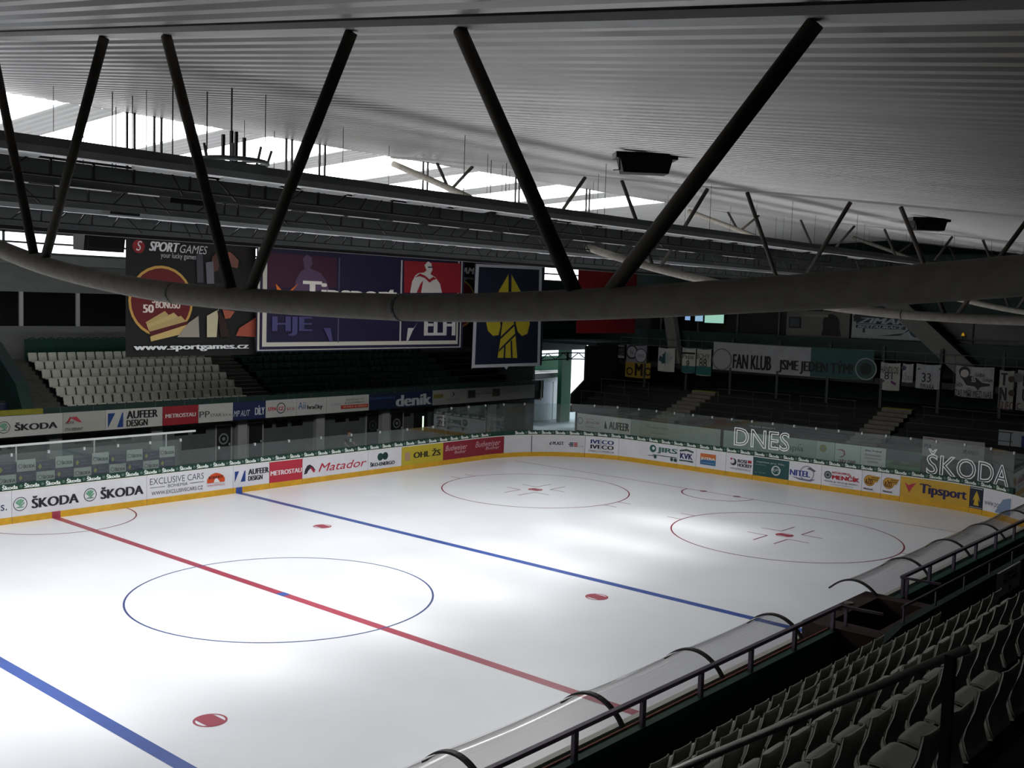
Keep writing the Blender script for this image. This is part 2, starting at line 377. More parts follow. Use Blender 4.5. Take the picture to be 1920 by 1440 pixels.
ENDADS=[(15.36,13.27,'9d9c9c','leftmost pale panel behind the end glass, with a red word',[('ring',15.1,1.62,0.22,0.17,'7d7f88'),('t','JAROSLAV',14.67,13.9,1.72,1.82,'a87a7a'),('t','JENČÍK',14.67,13.48,1.46,1.7,'9c3840',2),('t','stavby',14.67,13.86,1.22,1.32,'70707c')]),(13.27,11.14,'a2a1a0','pale panel behind the end glass with a blocky black word',[('p',[(13.18,1.3),(13.1,1.85),(12.93,1.3)],'2c2c30'),('t','AUFEER',12.81,11.26,1.3,1.78,'26262a',1)]),(11.14,4.84,'7f8681','long grey panel behind the end glass with small lettering',[('t','Chocolaterie Pyšely',9.95,8.37,1.66,1.8,'55585a'),('t','www.pysely.cz',9.64,8.41,1.36,1.44,'66696b'),('t','tel 326 000 000',9.48,8.37,1.1,1.2,'66696b')]),(4.66,-1.05,'7b8780','long pale panel behind the end glass, with a shopping centre word',[('t','olympia',1.52,-0.31,1.3,1.72,'33363a'),('p',[(0.07,1.9),(-0.09,1.78),(-0.31,1.86),(-0.09,1.74)],'3c4440'),('t','CENTRUM',0.55,-0.27,1.1,1.2,'5a605e')]),(-1.05,-2.12,'8a938e','pale panel behind the end glass with a yellow flower',[('c',-1.45,1.72,0.2,'9a9440'),('c',-1.45,1.72,0.09,'8a938e')]),(-2.12,-3.54,'98a09e','pale panel behind the end glass with a red hook shape',[('p',[(-2.18,1.72),(-2.48,1.8),(-2.68,1.72),(-2.71,1.5),(-2.54,1.36),(-2.36,1.36),(-2.6,1.46),(-2.62,1.66),(-2.48,1.72)],'94383c'),('t','UNIKAL STAVBY',-2.36,-3.3,1.04,1.26,'8a4448',1)]),(-3.54,-4.91,'a3a6a6','white panel behind the end glass with blue and red lines',[('t','Jitka Prüšek',-3.77,-4.69,1.82,1.94,'3c4c74',1),('t','Elektroinstalace',-3.8,-4.63,1.62,1.73,'94484c'),('t','zabezpečovací',-3.77,-4.69,1.44,1.55,'94484c'),('t','systémy',-3.94,-4.51,1.26,1.37,'94484c')]),(-4.91,-6.73,'3c5a46','green tinted landscape panel behind the end glass',[('r',-4.91,-6.73,1.5,2.08,'46605e'),('p',[(-4.91,1.3),(-5.42,1.55),(-5.97,1.4),(-6.73,1.7),(-6.73,1.3)],'35583a')])]
BANNERS={'sport': [(4.7,6.11),(11.52,11.87),('c',5.3,11.06,0.3,'7a1c22'),('t','S',5.18,5.46,10.87,11.31,'c8c8c8',2),('t','SPORT',5.8,7.35,10.9,11.33,'c9c9c9',3),('t','GAMES',7.35,8.81,10.89,11.27,'b5b5b5',2),('t','your lucky games',6.38,8.19,10.55,10.86,'b0b0b0'),('c',6.42,8.64,1.62,'b08a44'),('c',6.42,8.64,1.5,'581216'),('t','STAVTE',5.94,7.17,8.55,8.87,'c8b8b0',1),('t','50',5.49,6.04,8.11,8.48,'d0c0b8',1),('t','BONUSU',6.12,7.37,8.32,8.63,'c8b8b0',1),('p',[(5.63,7.68),(6.58,8.2),(6.77,8.03),(5.73,7.47)],'a68f5e'),('p',[(5.68,7.54),(7.04,8.13),(7.26,7.94),(5.79,7.3)],'b09a66'),('p',[(5.78,7.44),(7.4,7.99),(7.71,7.69),(5.89,7.1)],'a68f5e'),('p',[(5.81,7.25),(7.73,7.74),(7.79,7.5),(5.89,7.01)],'4a1218'),('p',[(5.84,7.03),(7.79,7.6),(7.99,7.25),(5.89,6.81)],'b59c62'),('p',[(9.83,10.95),(10.1,11.04),(10.5,10.7),(10.44,10.32),(9.96,10.37)],'6a463c'),('p',[(9.75,11.05),(9.89,11.13),(10.04,11.04),(10.04,10.78),(9.9,10.67),(9.78,10.82)],'84503f'),('p',[(9.02,10.78),(9.25,10.99),(9.43,10.7),(9.37,10.19),(9.08,10.03),(8.96,10.38)],'4a302a'),('p',[(9.48,11.11),(9.71,11.68),(10.3,11.92),(10.76,11.64),(10.98,10.93),(10.77,10.41),(10.5,10.76),(10.13,11.09),(9.72,11.02)],'171211'),('p',[(8.16,10.84),(8.5,10.9),(8.57,9.56),(8.23,9.55)],'3c3c42'),('p',[(8.67,10.51),(9.08,10.58),(9.14,9.53),(8.74,9.51)],'5c5c62'),('p',[(7.79,7.67),(8.3,8.0),(8.36,6.99),(7.19,7.0)],'8d857a'),('p',[(8.75,8.0),(9.39,8.32),(9.29,6.99),(8.76,6.99)],'b0a88a'),('p',[(9.6,8.32),(10.28,8.23),(10.05,7.91),(9.75,7.86)],'94503c'),('p',[(10.36,7.04),(10.54,7.42),(11.51,7.95),(11.53,6.98)],'94483a'),('p',[(9.3,8.31),(9.75,7.81),(10.0,6.99),(9.52,6.99)],'2a1a14'),('t','www.sportgames.cz',5.01,11.1,6.34,6.64,'d0d2d2',1)],'league': [(11.32,6.26),(25.92,12.41),('r',11.38,25.74,6.32,12.24,'b8b5a8'),('r',11.5,25.65,6.37,12.14,'221c3a'),('r',11.66,25.48,6.52,11.98,'b8b5a8'),('r',11.91,25.35,6.73,11.75,'1d1a36'),('p',[(11.96,9.42),(11.94,11.17),(16.25,11.13),(16.29,9.55)],'3c1c2e'),('r',16.39,16.47,6.69,11.14,'4c4a62'),('p',[(21.08,9.42),(21.03,11.2),(25.55,11.26),(25.62,9.54)],'8c1f28'),('r',20.8,20.91,6.68,11.22,'b3b0ae'),('p',[(22.6,11.03),(22.88,11.26),(23.14,11.15),(23.24,10.79),(23.08,10.54),(23.51,10.37),(23.87,10.02),(24.06,9.5),(21.53,9.43),(21.67,10.07),(21.91,10.43),(22.15,10.56),(22.57,10.61),(22.77,10.74)],'c8c4c0'),('p',[(14.05,10.96),(14.28,11.19),(14.59,11.07),(14.66,10.72),(14.5,10.5),(15.19,10.28),(15.61,9.86),(15.76,9.39),(13.52,9.33),(13.64,9.87),(13.9,10.28),(14.16,10.43)],'54405a'),('p',[(12.41,9.64),(12.8,9.31),(12.67,9.22),(12.51,9.22)],'d06a2a'),('p',[(13.81,9.71),(13.35,9.24),(13.12,9.24)],'d06a2a'),('t','Tipsport',14.07,20.55,8.18,9.85,'dcd8d0',1),('p',[(21.87,10.31),(22.24,10.54),(22.66,10.43),(23.0,10.23),(23.3,10.4),(23.6,10.29),(23.3,10.21),(23.01,10.05),(22.62,10.31),(22.24,10.39)],'8c1f28'),('p',[(22.3,9.97),(22.5,10.15),(22.36,9.46),(22.02,9.45)],'8c1f28'),('p',[(22.85,10.95),(23.23,10.97),(23.24,10.91),(22.85,10.89)],'1d1a36'),('t','ELH',22.65,25.22,7.03,8.25,'bdbab8',1),('t','HJE',12.19,14.68,7.05,8.02,'45406a',1),('p',[(22.16,7.82),(21.84,7.46),(21.39,7.46),(21.29,6.71),(21.45,6.77),(21.76,7.31)],'bdbab8'),('p',[(15.42,7.45),(15.87,7.45),(16.03,6.75),(15.82,6.75)],'45406a')],'pike': [(27.02,5.04),(33.64,11.85),('p',[(26.97,4.97),(27.09,11.31),(27.38,11.32),(27.25,5.16)],'b8bac0'),('p',[(27.1,11.15),(27.09,11.31),(33.22,11.42),(33.23,11.22)],'b8bac0'),('p',[(33.06,11.42),(33.33,11.43),(33.44,5.0),(33.17,5.01)],'b8bac0'),('p',[(27.01,5.23),(33.43,5.21),(33.44,5.0),(30.34,5.05),(30.15,4.85),(29.94,5.02),(27.02,5.04)],'b8bac0'),('p',[(30.08,10.82),(30.13,9.69),(29.14,9.4),(28.92,9.0),(29.23,9.77)],'b8a830'),('p',[(30.33,10.83),(30.38,9.7),(31.52,9.46),(31.75,9.06),(31.24,9.82)],'b8a830'),('p',[(28.14,7.79),(28.31,7.3),(28.81,6.97),(29.3,7.03),(29.47,7.56),(29.34,8.29),(28.55,8.44)],'b8a830'),('p',[(30.88,7.77),(31.11,7.23),(31.54,6.96),(32.05,7.09),(32.28,7.77),(31.78,8.45),(31.05,8.37)],'b8a830'),('p',[(29.65,7.96),(30.66,7.97),(30.92,6.89),(31.14,5.57),(29.26,5.61),(29.46,6.63)],'b8a830'),('p',[(29.45,6.9),(30.68,7.7),(30.78,7.6),(29.51,6.77)],'1a2138'),('p',[(29.39,6.14),(30.91,7.16),(30.96,7.03),(29.35,5.97)],'1a2138'),('p',[(29.83,6.3),(29.98,6.36),(29.96,5.59),(29.81,5.6)],'1a2138'),('p',[(30.42,6.63),(30.57,6.69),(30.67,5.58),(30.52,5.58)],'1a2138'),('p',[(30.07,10.88),(30.32,10.89),(30.41,7.97),(30.26,7.96)],'1a2138')],'red': [(35.55,7.17),(42.24,11.98)]}
FLAGS=[((19.62,5.54),(18.06,6.42),'8b8b8b','grey flag with a dark crest, first from the left on the gallery rail',[('r',19.44,19.13,5.7,6.25,'3c3c40'),('t','S',18.82,18.65,5.69,5.93,'303034',2)]),((17.92,5.4),(16.41,6.42),'1c1c20','black flag with rows of white writing on the gallery rail',[('t','Pivní Express',17.86,16.46,6.16,6.38,'a8a8a8',2),('t','KLUB FANOUŠKŮ',17.85,16.45,5.9,6.16,'6c6c6c'),('t','MLADÁ BOLESLAV',17.84,16.43,5.64,5.9,'6c6c6c'),('r',17.88,16.42,5.44,5.6,'8c8c8c')]),((16.26,5.2),(14.59,6.4),'74747a','grey patterned flag with two round crests above a yellow flag',[('c',15.8,5.9,0.5,'2a2a2e'),('c',15.8,5.9,0.38,'8a8a8e'),('t','N',15.93,15.68,5.74,6.05,'2a2a2e'),('c',15.04,5.68,0.5,'404046'),('c',15.04,5.68,0.43,'9a9a9e'),('t','FANS',15.3,14.74,5.56,5.81,'55555a')]),((16.31,4.16),(14.23,5.22),'8c7428','yellow flag with a large black M between two horseshoes',[('t','M',15.5,14.84,4.29,5.14,'16140e',1),('ring',15.92,4.56,0.28,0.18,'16140e'),('ring',14.42,4.62,0.28,0.18,'16140e')]),((13.64,4.74),(12.32,6.34),'a9a9a4','white flag with a maple leaf half dark teal and half outlined',[('p',[(13.02,5.04),(13.07,6.12),(13.19,5.89),(13.32,5.92),(13.26,5.67),(13.48,5.81),(13.52,5.69),(13.59,5.47),(13.33,5.34),(13.37,5.23),(13.07,5.29)],'1f4248'),('p',[(13.03,6.12),(12.89,5.91),(12.73,6.03),(12.75,5.7),(12.55,5.82),(12.5,5.68),(12.62,5.49),(12.82,5.34),(12.77,5.27),(12.99,5.29)],'8c9690')]),((11.74,4.76),(10.72,6.42),'a7a89e','white jersey shaped flag with the number nine',[('t','Pepa',11.7,10.86,5.62,5.99,'1c1c20'),('t','9',11.39,11.16,5.14,5.58,'1c1c20'),('r',11.74,10.7,4.76,5.22,'285454'),('r',11.8,10.74,6.01,6.12,'1c1c20')]),((10.63,4.66),(9.55,6.41),'9fa096','white jersey shaped flag with the number eighty-eight',[('t','BOHY',10.64,9.65,5.75,6.09,'44443c'),('t','88',10.41,9.84,5.2,5.77,'1c1c20'),('r',10.63,9.49,4.69,5.26,'2a5c5c')]),((9.4,5.13),(-1.32,6.92),'8f8f91','long white and teal fan club banner along the gallery rail',[('c',8.73,5.8,0.72,'5c5c60'),('c',8.73,5.8,0.64,'8f8f91'),('t','FAN KLUB',7.93,5.23,5.29,6.2,'141418',1),('t','JSME JEDEN TÝM!',4.71,-0.1,5.23,6.19,'101414',1),('c',-0.87,5.8,0.66,'7c8482'),('c',-0.87,5.8,0.58,'24403e'),('c',-0.87,5.8,0.36,'101818')]),((-1.74,4.67),(-2.89,6.27),'9a9a94','white flag with a number over two crossed purple sticks',[('t','HANDLOS',-1.77,-2.78,5.64,6.04,'26262c'),('t','81',-1.99,-2.46,5.28,5.71,'26262c'),('p',[(-1.77,5.11),(-1.99,5.28),(-2.02,5.16),(-1.78,5.01)],'5a2858'),('p',[(-2.4,5.24),(-2.72,5.08),(-2.66,4.95),(-2.37,5.12)],'5a2858')]),((-3.02,5.2),(-3.63,6.28),'98989a','small white sheet flag between two number flags',[('c',-3.09,6.0,0.14,'3a3a50'),('t','čas',-3.07,-3.6,5.32,5.73,'77777a')]),((-3.8,4.92),(-5.15,6.31),'97989a','white flag with the number thirty-three in a cloud outline',[('t','33',-4.14,-4.65,5.28,5.8,'16161e'),('t','ŠWARA',-4.08,-4.86,4.88,5.24,'34343a'),('p',[(-3.86,5.96),(-3.97,6.09),(-4.04,5.97)],'1f4a48'),('p',[(-5.05,6.04),(-5.16,6.16),(-5.17,6.02)],'1f4a48')]),((-6.01,4.64),(-8.02,6.35),'9b9b98','white flag with a black painted lying hockey player',[('p',[(-6.23,5.76),(-6.57,5.87),(-7.09,5.73),(-7.44,5.46),(-7.83,5.43),(-7.84,5.32),(-7.34,5.22),(-7.24,5.03),(-7.06,5.23),(-6.6,5.28),(-6.41,5.56)],'18181a'),('c',-6.47,6.01,0.3,'18181a'),('c',-6.48,5.92,0.22,'b0a8a0'),('t','55',-6.85,-7.09,5.48,5.73,'b0b0b0',1),('t','GAĎA',-7.03,-7.54,5.78,6.02,'26262a'),('t','GÁJA',-7.46,-7.98,5.49,5.76,'26262a'),('t','BAŽA',-6.01,-6.42,5.18,5.42,'26262a'),('t','ZAS MÍŘÍ MEZI NÁS',-6.01,-7.96,4.64,5.15,'26262a')]),((-8.3,4.16),(-9.06,6.24),'8f8f8a','tall white flag with big black letters and a heart, by the right edge',[('t','T',-8.38,-8.72,5.41,6.08,'121214',1),('t','N',-8.38,-8.72,4.6,5.3,'121214',1),('c',-8.93,5.77,0.17,'3a2020'),('c',-8.98,5.03,0.17,'3a2020'),('t','SUEC',-8.38,-9.09,4.08,4.55,'5a2c2c')]),((-9.22,4.15),(-10.56,6.31),'8f8f8a','white flag with heart outline cut by the right edge of the view',[('c',-9.25,5.88,0.26,'5c5c5c'),('t','E',-9.51,-9.79,5.44,6.09,'121214',1),('t','U',-9.51,-9.79,4.64,5.29,'121214',1),('t','C:',-9.25,-9.57,4.16,4.53,'5a2c2c')])]

# ---------------------------------------------------------------- materials of the building
M_ice = mat('ice', 'e9ecf2', 0.28, var=0.035, vs=0.35, spec=0.5)
M_deck = mat('roof_sheet', 'c2bfbc', 0.34, 0.8, var=0.08, vs=1.2, stretch=(1, .15, 1))
M_deckw = mat('roof_sheet_white', 'e6e5e2', 0.5, var=0.06, vs=1.2, stretch=(1, .15, 1))
M_conc = mat('concrete', '55544f', 0.85, var=0.18, vs=2.0, bump=0.3)
M_concd = mat('dark_concrete', '2b2c2b', 0.9, var=0.2, vs=2.0)
M_floor = mat('arena_floor', '3f4346', 0.5, var=0.15, vs=0.8)
M_grey = mat('grey_plaster', '8d8f8d', 0.8, var=0.08, vs=1.5)
M_greyd = mat('grey_cladding', '4f5353', 0.7, var=0.1, vs=2)
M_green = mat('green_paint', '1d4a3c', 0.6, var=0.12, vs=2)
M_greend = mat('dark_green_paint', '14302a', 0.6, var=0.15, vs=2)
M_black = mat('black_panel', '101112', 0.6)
M_steel = mat('truss_steel', 'aaa499', 0.75, var=0.14, vs=9.0, spec=0.2)
M_steeld = mat('diagonal_steel', '57524c', 0.75, var=0.12, vs=9.0, spec=0.2)
M_dark = mat('dark_metal', '17181a', 0.5)
M_beam = mat('beam_grey', 'b0b4b6', 0.5, var=0.06, vs=3)
M_beaml = mat('beam_light', 'e4e8e6', 0.45, var=0.06, vs=3)
M_white = mat('white_paint', 'd8d8d6', 0.6, var=0.04, vs=3)
M_yellow = mat('yellow_kick', 'c99a22', 0.55, var=0.12, vs=3)
M_winb = mat('dark_window', '07080a', 0.25, spec=0.5)
M_pane = emit('skylight_pane', 'fdfbf8', SKYLIGHT_EMIT, 0.9)
M_clere = emit('clerestory_pane', 'f2f6ff', 3.2)

# ---------------------------------------------------------------- ice, floor
YB, XE, RC = 14.8, 31.35, 6.3
S1 = XE - RC
AR = RC * PI / 2
EN = 2 * (YB - RC)
def path(s):
    if s < S1: return (s, YB, 0, -1)
    if s < S1 + AR:
        t = (s - S1) / RC
        return (S1 + RC * math.sin(t), YB - RC + RC * math.cos(t), -math.sin(t), -math.cos(t))
    if s < S1 + AR + EN: return (XE, YB - RC - (s - S1 - AR), -1, 0)
    if s < S1 + 2 * AR + EN:
        t = (s - S1 - AR - EN) / RC
        return (S1 + RC * math.cos(t), -(YB - RC) - RC * math.sin(t), -math.cos(t), math.sin(t))
    return (S1 - (s - S1 - 2 * AR - EN), -YB, 0, 1)
def on_path(s, z, w=0.0):
    x, y, nx, ny = path(s)
    return (x + nx * w, y + ny * w, z)
S_END = S1 + 2 * AR + EN + 55

mb = MB()
ring = [on_path(s, 0.0) for s in [-31, S1] + [S1 + AR * i / 14 for i in range(1, 15)] + [S1 + AR + EN * i / 4 for i in range(1, 5)] + [S1 + AR + EN + AR * i / 14 for i in range(1, 15)] + [S_END]]
mb.add(ring, [tuple(reversed(range(len(ring))))])
ice = struct('floor_ice', mb, M_ice)
mb = MB().box(-34, 60, -30, 40, -0.3, -0.03)
struct('floor', mb, M_floor)

M_red = mat('ice_red', 'a04254', 0.35, var=0.08, vs=1.5)
M_dred = mat('ice_dark_red', '7c1f30', 0.35)
M_blue = mat('ice_blue', '3d569c', 0.35, var=0.1, vs=1.5)
M_bline = mat('ice_ring_blue', '3a4a7c', 0.35)
M_iwhite = mat('ice_white_fill', 'eeeef2', 0.35)
def flat_ring(mb, cx, cy, r, w, a0=0, a1=2 * PI, n=96, z=.004, m=0):
    vs, fs = [], []
    for i in range(n + 1):
        a = a0 + (a1 - a0) * i / n
        vs += [(cx + (r - w / 2) * math.cos(a), cy + (r - w / 2) * math.sin(a), z), (cx + (r + w / 2) * math.cos(a), cy + (r + w / 2) * math.sin(a), z)]
    for i in range(n): fs.append((2 * i, 2 * i + 1, 2 * i + 3, 2 * i + 2))
    mb.add(vs, fs, m)
def strip(mb, x0, x1, y0, y1, z=.003, m=0):
    mb.add([(x0, y0, z), (x1, y0, z), (x1, y1, z), (x0, y1, z)], [(0, 1, 2, 3)], m)
mb = MB(); strip(mb, -.15, .15, -YB, YB); mb.build('red_line', M_red, ice)
mb = MB(); strip(mb, -.15, .15, -.17, .17, .006); mb.build('center_spot', M_blue, ice)
for x in (-8.5, 8.5):
    mb = MB(); strip(mb, x - .16, x + .16, -YB, YB); mb.build('blue_line', M_blue, ice)
mb = MB(); strip(mb, 26.1, 26.16, -13.4, 13.4); mb.build('goal_line', M_dred, ice)
mb = MB(); flat_ring(mb, 0, 0, 4.56, .06); mb.build('center_circle', M_bline, ice)
mb = MB(); flat_ring(mb, 0, YB, 3.0, .06, PI, 2 * PI); mb.build('referee_crease', M_dred, ice)
mb = MB(); flat_ring(mb, 26.13, 0, 1.85, .07, PI / 2, 1.5 * PI)
for y in (.93, -.93): flat_ring(mb, 26.13, y, .12, .12)
mb.build('goal_crease', M_dred, ice)
def spot(mb, x, y, r):
    flat_ring(mb, x, y, r - .025, .05, m=0)
    vs = []
    for i in range(15):
        a = -math.radians(40) + math.radians(80) * i / 14
        vs.append((x + r * .93 * math.sin(a), y + r * .93 * math.cos(a), .006))
    for i in range(15):
        a = math.radians(140) + math.radians(80) * i / 14
        vs.append((x + r * .93 * math.sin(a), y + r * .93 * math.cos(a), .006))
    mb.add(vs, [tuple(reversed(range(30)))], 0)
for x, y in ((6.9, 6.76), (6.9, -6.76), (-6.9, -6.76), (-6.9, 6.76)):
    mb = MB(); spot(mb, x, y, .36); mb.build('faceoff_spot', M_red, ice)
for y in (6.6, -6.6):
    x = 19.87
    mb = MB(); flat_ring(mb, x, y, 4.56, .06)
    for sx in (1, -1):
        for sy in (1, -1):
            px, py = x + sx * .6, y + sy * .45
            strip(mb, min(px, px + sx * 1.2), max(px, px + sx * 1.2), py - .03, py + .03)
            strip(mb, px - .03, px + .03, min(py, py + sy * .9), max(py, py + sy * .9))
        for sx2 in (.55, -.55):
            yy = y + sx * 4.55
            strip(mb, x + sx2 - .03, x + sx2 + .03, min(yy, yy + sx * .7), max(yy, yy + sx * .7))
    mb.build('faceoff_circle', M_dred, ice)
    mb = MB(); spot(mb, x, y, .36); mb.build('faceoff_spot', M_red, ice)

# ---------------------------------------------------------------- roof
RZ = 13.65                                     # ridge height over y = 0
def roof_n(y): return RZ + .128 * y            # near half, falls towards the stand with the camera
def roof_f(y): return RZ - .045 * y            # far half
def corrugated(x0, x1, ys, zf, pitch=.29, dep=.075):
    mb = MB()
    n = int((x1 - x0) / pitch)
    prof = []
    for i in range(n):
        b = x0 + (x1 - x0) * i / n
        p = (x1 - x0) / n
        prof += [(b, 0), (b + .42 * p, 0), (b + .55 * p, dep), (b + .87 * p, dep)]
    prof.append((x1, 0))
    vs, k = [], len(prof)
    for y in ys:
        vs += [(x, y, zf(y) + d) for x, d in prof]
    fs = []
    for j in range(len(ys) - 1):
        for i in range(k - 1):
            fs.append((j * k + i, j * k + i + 1, (j + 1) * k + i + 1, (j + 1) * k + i))
    return mb.add(vs, fs)
struct('ceiling_near', corrugated(-34, 46, [-29.2, 0], roof_n), M_deck)
RIGHTS = [-6.7 + 4.475 * k for k in range(-4, 7)]
prev = -34.0
k = 0
for R in RIGHTS + [None]:
    x1 = R - 3.0 if R is not None else 46.0
    struct('ceiling_far.%03d' % k, corrugated(prev, x1, [0, 6.0], roof_f), M_deckw)
    if R is not None:
        k += 1
        mb = MB()
        mb.add([(R - 3.0, 0, roof_f(0) + .06), (R, 0, roof_f(0) + .06), (R, 6.0, roof_f(6) + .06), (R - 3.0, 6.0, roof_f(6) + .06)], [(0, 1, 2, 3)])
        struct('window_%d' % k, mb, M_pane)
        prev = R
struct('ceiling_far_eaves', corrugated(-34, 46, [6.0, 23.6], roof_f), M_deckw)
struct('ceiling_far_eaves.001', corrugated(-34, 38.8, [23.6, 30.2], roof_f), M_deckw)
# light seals over the sheets: outer roof skin
mb = MB().add([(-34.5, -29.6, roof_n(-29.6) + .3), (46.5, -29.6, roof_n(-29.6) + .3), (46.5, -.02, RZ + .3), (-34.5, -.02, RZ + .3)], [(0, 1, 2, 3)])
struct('roof_skin', mb, M_greyd)

# ---------------------------------------------------------------- walls
struct('wall_near', MB().box(-34.3, 46.3, -29.5, -29.2, -.3, 10.2), M_greyd)
struct('wall_left', MB().box(-34.4, -34, -29.5, 30.5, -.3, 14.2), M_greyd)
mb = MB()
mb.box(-34, 39, 30, 30.3, -.3, 7.05)
mb.box(-34, 38.5, 30, 30.3, 8.85, 10.85)
mb.box(-34, 38.5, 30, 30.3, 12.22, 13.0)
mb.box(20, 38.5, 30, 30.3, 7.05, 8.85)
struct('wall_far', mb, M_grey)
k = 20
for x in [-29.5 + 8.5 * i for i in range(8)]:
    mb = MB().box(x, x + 8.45, 30.05, 30.1, 10.85, 12.22)
    w = struct('window_%d' % k, mb, M_clere)
    mb = MB()
    for z in (10.85, 11.38, 11.92): mb.box(x, x + 8.5, 29.97, 30.04, z, z + (.1 if z < 11.9 else .2))
    mb.box(x - .06, x + .06, 29.97, 30.04, 10.85, 12.22)
    mb.build('window_bar', M_greyd, w)
    k += 1
for x0, x1 in ((-10, -4.9), (-4.7, -1.0), (-.8, 2.0), (2.2, 5.28), (5.5, 8.35), (8.5, 12.6), (12.8, 20)):
    w = struct('window_%d' % k, MB().box(x0, x1, 30.08, 30.12, 7.05, 8.85), M_winb)
    mb = MB()
    mb.box(x1, x1 + .2, 29.96, 30.1, 7.05, 8.85)
    mb.build('window_post', M_white, w)
    k += 1
struct('ceiling_gantry_edge', MB().box(-34, 38.5, 29.5, 30, 10.3, 10.8), M_grey)

# end wall and the raised restaurant level in front of it
mb = MB()
mb.box(46, 46.3, -29.5, 18.6, -.3, 14.0)
mb.box(46, 46.3, 18.6, 23.9, 6.0, 14.0)
mb.box(38.5, 46, 23.5, 23.8, 5.6, 10.7)
mb.box(38.5, 46, 23.5, 23.8, 12.1, 13.4)
mb.box(38.3, 38.5, 23.5, 30.3, 6.3, 13.4)
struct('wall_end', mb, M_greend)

# ---------------------------------------------------------------- roof trusses
CH = [(-28.4, 10.0), (-25.8, 9.48), (-24.24, 9.29), (-22.42, 9.14), (-21.04, 9.06), (-20.0, 9.03), (-17.8, 9.05), (-16.15, 9.13), (-14.1, 9.36), (-12.0, 9.76), (-10.4, 10.08), (-8.6, 10.52), (-6.5, 11.15), (-4.8, 11.72), (-2.77, 12.5), (-1.2, 13.05), (-.15, 13.42)]
def chord_z(y):
    for i in range(len(CH) - 1):
        if CH[i][0] <= y <= CH[i + 1][0]:
            p0, p1, p2, p3 = CH[max(i - 1, 0)], CH[i], CH[i + 1], CH[min(i + 2, len(CH) - 1)]
            h = p2[0] - p1[0]
            m1 = (p2[1] - p0[1]) / (p2[0] - p0[0]) * h
            m2 = (p3[1] - p1[1]) / (p3[0] - p1[0]) * h
            t = (y - p1[0]) / h
            return (2 * t**3 - 3 * t**2 + 1) * p1[1] + (t**3 - 2 * t**2 + t) * m1 + (-2 * t**3 + 3 * t**2) * p2[1] + (t**3 - t**2) * m2
    return CH[-1][1]
M_strip = mat('flange_white', 'dedcd8', 0.45, var=0.05, vs=2)
NODES = [-25.6, -21.75, -17.95, -14.15, -10.4, -6.6, -2.77]
def make_truss(x, label):
    t = thing('roof_truss', label, 'truss', (x, -14.2, 9.4), 'fish-bellied roof trusses')
    ys = [-28.4 + (28.25) * i / 60 for i in range(61)]
    mb = MB().tube([(x, y, chord_z(y)) for y in ys], .1, 16)
    mb.build('bottom_chord', M_steel, t, True)
    for yj in (-26.4, -20.0, -16.9, -12.6, -8.1):
        d = .004
        MB().tube([(x, yj - .012, chord_z(yj - .012)), (x, yj + .012, chord_z(yj + .012))], .1035, 16).build('weld_ring', M_dark, t)
    mb = MB()
    for i in range(24):
        a, b = -28.8 + 28.7 * i / 24, -28.8 + 28.7 * (i + 1) / 24
        mb.bar((x, a, roof_n(a) - .02), (x, b, roof_n(b) - .02), .2, .05)
    mb.build('top_flange', M_strip, t)
    for yn in NODES:
        for dy in (1.22, -1.42):
            y1 = min(yn + dy, -.5)
            if yn == -25.6 and dy < 0: y1 = -27.0
            if yn == -2.77: y1 = yn + (.62 if dy > 0 else -.9)
            if yn == -6.6: y1 = yn + (1.0 if dy > 0 else -1.35)
            z1 = roof_n(y1) - .06
            s = .12 if dy > 0 else -.12
            MB().tube([(x, yn + s, chord_z(yn) + .05), (x, y1, z1)], .05, 12).build('diagonal', M_steeld, t, True)
    return t
T0 = make_truss(-13.9, 'near roof truss crossing the whole picture with its thick grey bottom pipe')
dup(T0, (4.0, -14.2, 9.4), 'roof truss beyond the first, its pipe curving down behind the grey beams')
dup(T0, (21.9, -14.2, 9.4), 'third roof truss, small and far, over the end of the ice')
dup(T0, (39.8, -14.2, 9.4), 'farthest roof truss, above the restaurant end of the hall')

